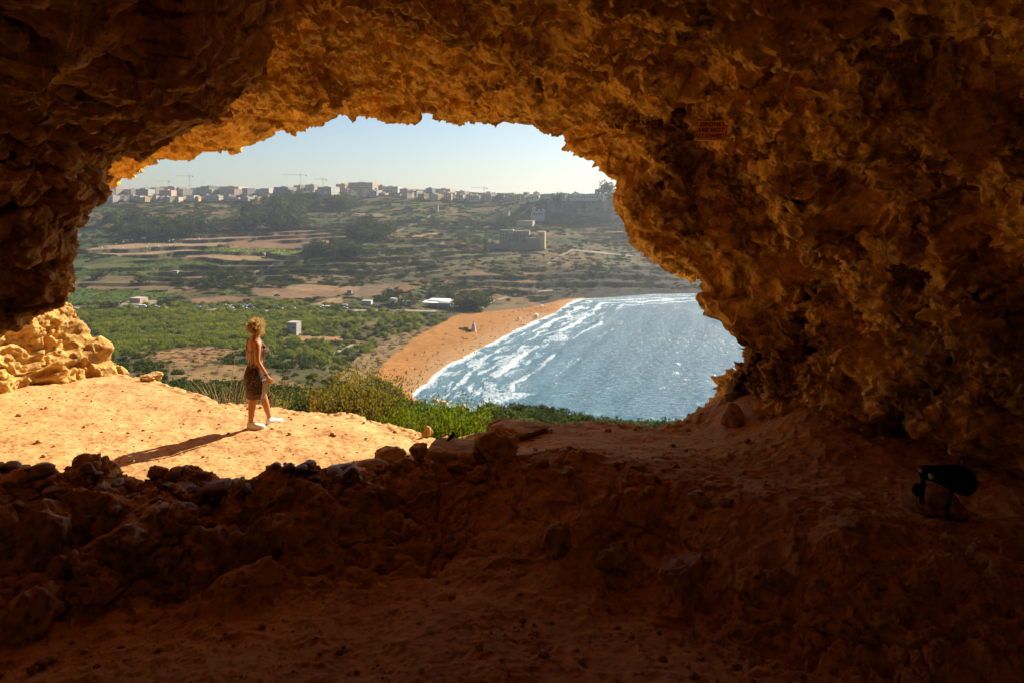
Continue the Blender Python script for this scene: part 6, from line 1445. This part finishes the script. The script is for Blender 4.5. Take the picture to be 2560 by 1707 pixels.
    fs = [(i * n + k, i * n + (k + 1) % n, (i + 1) * n + (k + 1) % n, (i + 1) * n + k) for i in range(79) for k in range(n)]
    dm = fast_mesh('dress', np.array(Vd), np.array(fs))
    mt, t, b = nt('baroque print dress'); co = N(t, 'ShaderNodeTexCoord'); sx = N(t, 'ShaderNodeSeparateXYZ'); L(t, co.outputs['Object'], sx.inputs[0])
    nz = noise_node(t, co.outputs['Object'], 17, 3, .5, 1.6); pat = ramp(t, nz.outputs[0], [(.50, (.022, .010, .007)), (.56, (.22, .12, .045)), (.60, (.03, .014, .009))])
    wv = N(t, 'ShaderNodeTexWave'); wv.inputs['Scale'].default_value = 7.0; wv.inputs['Distortion'].default_value = 5.0; wv.inputs['Detail'].default_value = 2; mpw = N(t, 'ShaderNodeMapping'); mpw.inputs['Scale'].default_value = (1.6, 1.6, .35); L(t, co.outputs['Object'], mpw.inputs[0]); L(t, mpw.outputs[0], wv.inputs[0])
    cream = ramp(t, wv.outputs[0], [(.42, (.05, .022, .012)), (.52, (.52, .38, .22)), (.9, (.60, .45, .28))])
    ad = N(t, 'ShaderNodeMath', operation='MULTIPLY_ADD'); L(t, nz.outputs[0], ad.inputs[0]); ad.inputs[1].default_value = .22; L(t, sx.outputs[2], ad.inputs[2])
    up_ = ramp(t, ad.outputs[0], [(.0, (0, 0, 0)), (1, (1, 1, 1))]); mr = N(t, 'ShaderNodeMapRange'); L(t, ad.outputs[0], mr.inputs[0]); mr.inputs[1].default_value = 1.06; mr.inputs[2].default_value = 1.13
    vd = N(t, 'ShaderNodeVectorMath', operation='DOT_PRODUCT'); L(t, co.outputs['Object'], vd.inputs[0]); vd.inputs[1].default_value = tuple(fwd); fr_ = mrange(t, vd.outputs['Value'], 0.075, 0.095, 1.0, 0.0)
    c = mixc(t, mth(t, 'MULTIPLY', mr.outputs[0], fr_), pat.outputs[0], cream.outputs[0]); hem = N(t, 'ShaderNodeMath', operation='LESS_THAN'); L(t, sx.outputs[2], hem.inputs[0]); hem.inputs[1].default_value = .545
    nh = noise_node(t, co.outputs['Object'], 60, 2); hc = ramp(t, nh.outputs[0], [(.42, (.055, .028, .018)), (.6, (.20, .115, .05))]); c = mixc(t, hem.outputs[0], c, hc.outputs[0]); L(t, c, b.inputs['Base Color']); b.inputs['Roughness'].default_value = .7
    do = obj('dress', dm, mt, E); so = do.modifiers.new('cloth', 'SOLIDIFY'); so.thickness = .006; so.offset = 1
    def tube(name, pts, r, mat, parent):
        cu = bpy.data.curves.new(name, 'CURVE'); cu.dimensions = '3D'; cu.bevel_depth = r; cu.bevel_resolution = 2; s = cu.splines.new('POLY'); s.points.add(len(pts) - 1)
        for k, p in enumerate(pts): s.points[k].co = (*p, 1)
        o = bpy.data.objects.new(name, cu); COL.objects.link(o); dg = bpy.context.evaluated_depsgraph_get(); m = bpy.data.meshes.new_from_object(o.evaluated_get(dg)); bpy.data.objects.remove(o); bpy.data.curves.remove(cu); return obj(name, m, mat, parent)
    M_STRAP = simple('pale strap', (.55, .40, .2), .6)
    for s in (-1, 1): tube('strap', [B(.075 * s, -.105, 1.17), B(.095 * s, -.112, 1.25), B(.105 * s, -.085, 1.335), B(.10 * s, -.02, 1.375), B(.09 * s, .055, 1.33), B(.08 * s, .125, 1.235)], .006, M_STRAP if s > 0 else M_TYRE, do)
    bm = bmesh.new(); w = np.array(V[rw_])
    br = tube('bracelet', [tuple(w + fwd * .031 * math.cos(a) + rgt * .031 * math.sin(a) + up * .01 * math.cos(a)) for a in np.linspace(0, 6.3, 20)], .006, simple('dark beads', (.05, .04, .04), .3), E)
    # pale side sash by the right thigh
    Vs = [tuple(np.array(B(.185, .03 + .018 * math.sin(k * 1.9), z)) + rgt * (.012 * math.cos(k * 2.2))) for z in (.76, .70, .64, .58, .53) for k in range(6)]; Vs = [tuple(np.array(v) + fwd * (.016 * (i % 6))) for i, v in enumerate(Vs)]
    sa = obj('sash', fast_mesh('sash', np.array(Vs), grid_faces(5, 6)), simple('lilac white cloth', (.50, .46, .50), .8), do); so = sa.modifiers.new('t', 'SOLIDIFY'); so.thickness = .004
    # curly hair: a mass of ringlets round the head
    rs = np.random.RandomState(12); hc0 = np.array(B(0, .015, 1.545)); Vh, Fh = [], []
    for k in range(620):
        d = rs.normal(size=3); d /= np.linalg.norm(d)
        face = d @ fwd
        if face > .62 and d[2] < .45: continue
        if d[2] < -.75: continue
        rad = np.array([.122, .122, .118]); st = hc0 + d * rad * rs.uniform(.55, 1.0); ln = rs.uniform(.045, .085); ax = d * .75 + np.array([0, 0, -.55]) + rs.normal(0, .3, 3); ax /= np.linalg.norm(ax); e1 = np.cross(ax, rs.normal(size=3)); e1 /= np.linalg.norm(e1); e2 = np.cross(ax, e1); ns = 12; b0 = len(Vh); rr_ = rs.uniform(.007, .012)
        for q in range(ns):
            s = q / (ns - 1); a = s * 11 + k; c = st + ax * ln * s + (e1 * math.cos(a) + e2 * math.sin(a)) * rr_
            w_ = .0042 * (1 - .5 * s); nrm = (e1 * math.cos(a) + e2 * math.sin(a))
            for u_ in (nrm, ax, -nrm): Vh.append(c + u_ * w_)
        for q in range(ns - 1):
            for a in range(3): Fh.append((b0 + 3 * q + a, b0 + 3 * q + (a + 1) % 3, b0 + 3 * q + 3 + (a + 1) % 3, b0 + 3 * q + 3 + a))
    mh_ = leaf_material('curly blonde hair', (.42, .29, .15), (.74, .58, .34), .5, 25)
    ho = obj('hair', fast_mesh('hair', np.array(Vh), np.array(Fh)), mh_, E)
    bm = bmesh.new(); bmesh.ops.create_icosphere(bm, subdivisions=3, radius=1.0, matrix=Matrix.Translation(B(0, -.005, 1.56)) @ Matrix.Diagonal((.100, .100, .098, 1)))
    for v in bm.verts: v.co += Vector(rs.normal(0, .006, 3))
    bm_obj('inner_hair', bm, simple('hair roots', (.16, .09, .04), .7), ho)
    # white trainers
    Mw = simple('white trainer', (.78, .74, .68), .55, .04, 8); Ms = simple('trainer sole', (.70, .66, .60), .7)
    for (hx, hy), yaw in (((-.128, -.008), math.radians(6)), ((.112, .160), math.radians(48))):
        prof = [(0, .045, .100, -.01), (.03, .044, .125, 0), (.07, .042, .118, 0), (.11, .042, .098, 0), (.15, .046, .080, 0), (.20, .049, .066, 0), (.24, .044, .055, .004), (.262, .028, .042, .008), (.27, .008, .03, .01)]
        Vt, Ft, n_ = [], [], 12; cs, sn = math.cos(yaw), math.sin(yaw)
        for x_, w_, h_, _ in prof:
            for k in range(n_):
                a = 6.28318 * k / n_; yy = math.cos(a) * w_; zz_ = .022 + max(0, math.sin(a)) * (h_ - .022) if math.sin(a) > 0 else .022 + .004 * math.sin(a); Vt.append((hx + x_ * cs - yy * sn, hy + x_ * sn + yy * cs, zz_))
        for i in range(len(prof) - 1):
            for k in range(n_): Ft.append((i * n_ + k, i * n_ + (k + 1) % n_, (i + 1) * n_ + (k + 1) % n_, (i + 1) * n_ + k))
        m_ = fast_mesh('shoe', np.array(Vt), np.array(Ft)); bm = bmesh.new(); bm.from_mesh(m_); bmesh.ops.holes_fill(bm, edges=bm.edges[:]); bmesh.ops.recalc_face_normals(bm, faces=bm.faces); bm.to_mesh(m_); bm.free(); sh = obj('shoe', m_, Mw, E)
        bm = bmesh.new(); vs1, vs2 = [], []
        ring = [(x_, w_ + .004) for x_, w_, _, _ in prof] + [(x_, -w_ - .004) for x_, w_, _, _ in prof[::-1]]
        for x_, yy in ring:
            vs1.append(bm.verts.new((hx + x_ * cs - yy * sn, hy + x_ * sn + yy * cs, -.004))); vs2.append(bm.verts.new((hx + x_ * cs - yy * sn, hy + x_ * sn + yy * cs, .026)))
        bm.faces.new(vs1[::-1]); bm.faces.new(vs2)
        for k in range(len(ring)): bm.faces.new((vs1[k], vs1[(k + 1) % len(ring)], vs2[(k + 1) % len(ring)], vs2[k]))
        bm_obj('sole', bm, Ms, sh)
    tag(E, 'woman with curly blonde hair in a patterned strappy dress looking out to sea', 'person')
woman()

# ------------------------------------------------------------------ bird, bag, sign
def bird():
    x, y, _ = floor_hit(1132, 1112); blk = [o for o in bpy.data.objects if o.get('label', '').startswith('square flat-topped')][0]; d = blk.location.y + blk.scale.y * 0.35
    x = (1132 - CX) / F * d; bz = blk.location.z + blk.scale.z * 0.99; E = empty('bird', (x, d, bz)); k = d / F
    v = [(-10 * k, 0, 4 * k), (-3 * k, 0, 10 * k), (1 * k, 0, 17 * k), (2.5 * k, 0, 23 * k), (-17 * k, .01, -3 * k)]
    me = skin_mesh('bird_body', v, [(0, 1), (1, 2), (2, 3), (0, 4)], [.017, .026, .022, .017, .006], 1, 2); mt = simple('dark bird plumage', (.035, .028, .025), .6, .2, 30)
    obj('body', me, mt, E); bm = bmesh.new(); bmesh.ops.create_cone(bm, segments=8, radius1=.005, radius2=.0005, depth=.025, cap_ends=True, matrix=Matrix.Translation((4.8 * k, 0, 24.5 * k)) @ Matrix.Rotation(1.1, 4, 'Y')); bm_obj('beak', bm, M_TYRE, E)
    for s in (-1, 1): boxes('leg', [(2 * k - .002, 2 * k + .002, s * .012 - .002, s * .012 + .002, -4 * k, 8 * k)], M_TYRE, E)
    bm = bmesh.new(); box_bm(bm, -22 * k, -11 * k, -.008, .008, 0, .006)
    for w in bm.verts: w.co.z += (w.co.x + 11 * k) * .75 + 2 * k
    bm_obj('tail', bm, mt, E)
    tag(E, 'small dark songbird perched on the flat-topped block', 'bird')
bird()
def bag():
    rk_ = [o for o in bpy.data.objects if o.get('label', '').startswith('upright rock under')][0]; d = rk_.location.y - rk_.scale.y * 0.75; x = (2355 - CX) / F * d; k = d / F; X = lambda px: (px - 2355) * k; Zp = lambda py: (1250 - py) * k
    E = empty('backpack', (x, d - .05, -(1250 - HY) / F * (d - .05))); mt = simple('black nylon', (.006, .006, .007), .75, .2, 20, spec=.15)
    V, Fc = [], []; nn = 24; prof = [(2290, 1182, 8), (2296, 1181, 17), (2310, 1181, 20), (2324, 1184, 19), (2336, 1186, 23), (2352, 1189, 27), (2372, 1196, 34), (2394, 1201, 38), (2412, 1203, 34), (2422, 1204, 24), (2428, 1205, 6)]
    for px, py, r in prof:
        for q in range(nn): a = 6.28318 * q / nn; V.append((X(px), math.cos(a) * r * k * .75, Zp(py) + math.sin(a) * r * k))
    for i in range(len(prof) - 1):
        for q in range(nn): Fc.append((i * nn + q, i * nn + (q + 1) % nn, (i + 1) * nn + (q + 1) % nn, (i + 1) * nn + q))
    m = fast_mesh('bag', np.array(V), np.array(Fc)); bm = bmesh.new(); bm.from_mesh(m); bmesh.ops.holes_fill(bm, edges=bm.edges[:]); bmesh.ops.recalc_face_normals(bm, faces=bm.faces); bm.to_mesh(m); bm.free(); bo = obj('sack', m, mt, E); s = bo.modifiers.new('s', 'SUBSURF'); s.levels = 1; s.render_levels = 1
    def Q3(px, py, yy):
        dd = E.location.y + yy; return Vector(((px - CX) / F * dd - E.location.x, yy, -(py - HY) / F * dd - E.location.z))
    def strap(name, pts, w):
        bm = bmesh.new(); pv = None
        for px, py, yy in pts:
            c = Q3(px, py, yy); a = [bm.verts.new(c + Vector((dx, dy, 0))) for dx, dy in ((-w, -.012), (w, -.012), (w, .012), (-w, .012))]
            if pv:
                for q in range(4): bm.faces.new((pv[q], pv[(q + 1) % 4], a[(q + 1) % 4], a[q]))
            else: bm.faces.new(a[::-1])
            pv = a
        bm.faces.new(pv); bmesh.ops.recalc_face_normals(bm, faces=bm.faces); return bm_obj(name, bm, mt, E)
    bm = bmesh.new(); bmesh.ops.create_cone(bm, segments=20, radius1=14 * k, radius2=14 * k, depth=.03, matrix=Matrix.Translation(Q3(2295, 1224, -.05)) @ Matrix.Rotation(math.pi / 2, 4, 'X') @ Matrix.Diagonal((.9, 1.1, 1, 1)), cap_ends=False); lo = bm_obj('handle_loop', bm, mt, E); s = lo.modifiers.new('s', 'SOLIDIFY'); s.thickness = .035
    strap('strap', [(2308, 1190, -.04), (2307, 1215, -.06), (2305, 1235, -.06), (2304, 1258, -.05)], .014); strap('strap', [(2382, 1218, -.14), (2375, 1245, -.2), (2366, 1272, -.22), (2370, 1298, -.2)], .009)
    Mb = simple('pale buckle', (.55, .42, .30), .4)
    for bx, by, bw, bh in ((2304, 1177, .009, .009), (2329, 1191, .009, .018)):
        q = Q3(bx, by, -.115); boxes('buckle', [(q.x - bw, q.x + bw, q.y - .01, q.y + .03, q.z - bh, q.z + bh)], Mb, E)
    tag(E, 'black backpack lying on a rock with its straps dangling', 'backpack')
bag()
def sign():
    pp = np.hypot(CAVE_V[:, 0] / CAVE_V[:, 1] * F + CX - 1778, HY - CAVE_V[:, 2] / CAVE_V[:, 1] * F - 328); d = float(CAVE_V[pp < 34][:, 1].min()) - 0.10; cx_, cy_ = P(1778, 328, d)[0], P(1778, 328, d)[2]; k = d / F; E = empty('warning_sign', (cx_, d, cy_)); E.rotation_euler = (math.radians(-22), math.radians(4), math.radians(-42))
    wd, ht = 40 * k, 27 * k; boxes('board', [(-wd, wd, -.012, .012, -ht, ht)], simple('ochre painted board', (.80, .46, .14), .8, .12, 9), E)
    Mt = simple('red paint', (.30, .025, .012), .7, .1)
    for i, line in enumerate(('DRONES', 'ARE NOT', 'ALLOWED')):
        cu = bpy.data.curves.new('lettering', 'FONT'); cu.body = line; cu.size = 15.5 * k; cu.align_x = 'CENTER'; cu.align_y = 'CENTER'; cu.extrude = .002; cu.space_character = 1.12; cu.offset = 0.0012
        o = bpy.data.objects.new('t', cu); COL.objects.link(o); dg = bpy.context.evaluated_depsgraph_get(); m = bpy.data.meshes.new_from_object(o.evaluated_get(dg)); bpy.data.objects.remove(o)
        q = obj('lettering', m, Mt, E, (0, -.017, (16 - 16 * i) * k)); q.rotation_euler = (math.radians(90), 0, 0)
    tag(E, 'hand painted board on the right wall reading DRONES ARE NOT ALLOWED', 'sign')
sign()
# ------------------------------------------------------------------ hazy air
def build_haze():
    bm = bmesh.new(); bmesh.ops.create_cube(bm, size=1.0)
    for v in bm.verts:
        v.co.x = -5000 if v.co.x < 0 else 5000
        v.co.y = -60 if v.co.y < 0 else 9500
        v.co.z = -92 if v.co.z < 0 else 80
    m = bpy.data.meshes.new('haze'); bm.to_mesh(m); bm.free()
    mt = bpy.data.materials.new('pale sea haze'); mt.use_nodes = True; t = mt.node_tree; t.nodes.clear()
    out = t.nodes.new('ShaderNodeOutputMaterial'); v = t.nodes.new('ShaderNodeVolumePrincipled')
    v.inputs['Density'].default_value = 0.00013; v.inputs['Color'].default_value = (0.80, 0.88, 1.0, 1); v.inputs['Anisotropy'].default_value = 0.55
    t.links.new(v.outputs[0], out.inputs['Volume'])
    o = obj('haze', m, mt); o['kind'] = 'stuff'
    mt.cycles.homogeneous_volume = True if hasattr(mt.cycles, 'homogeneous_volume') else True
build_haze()
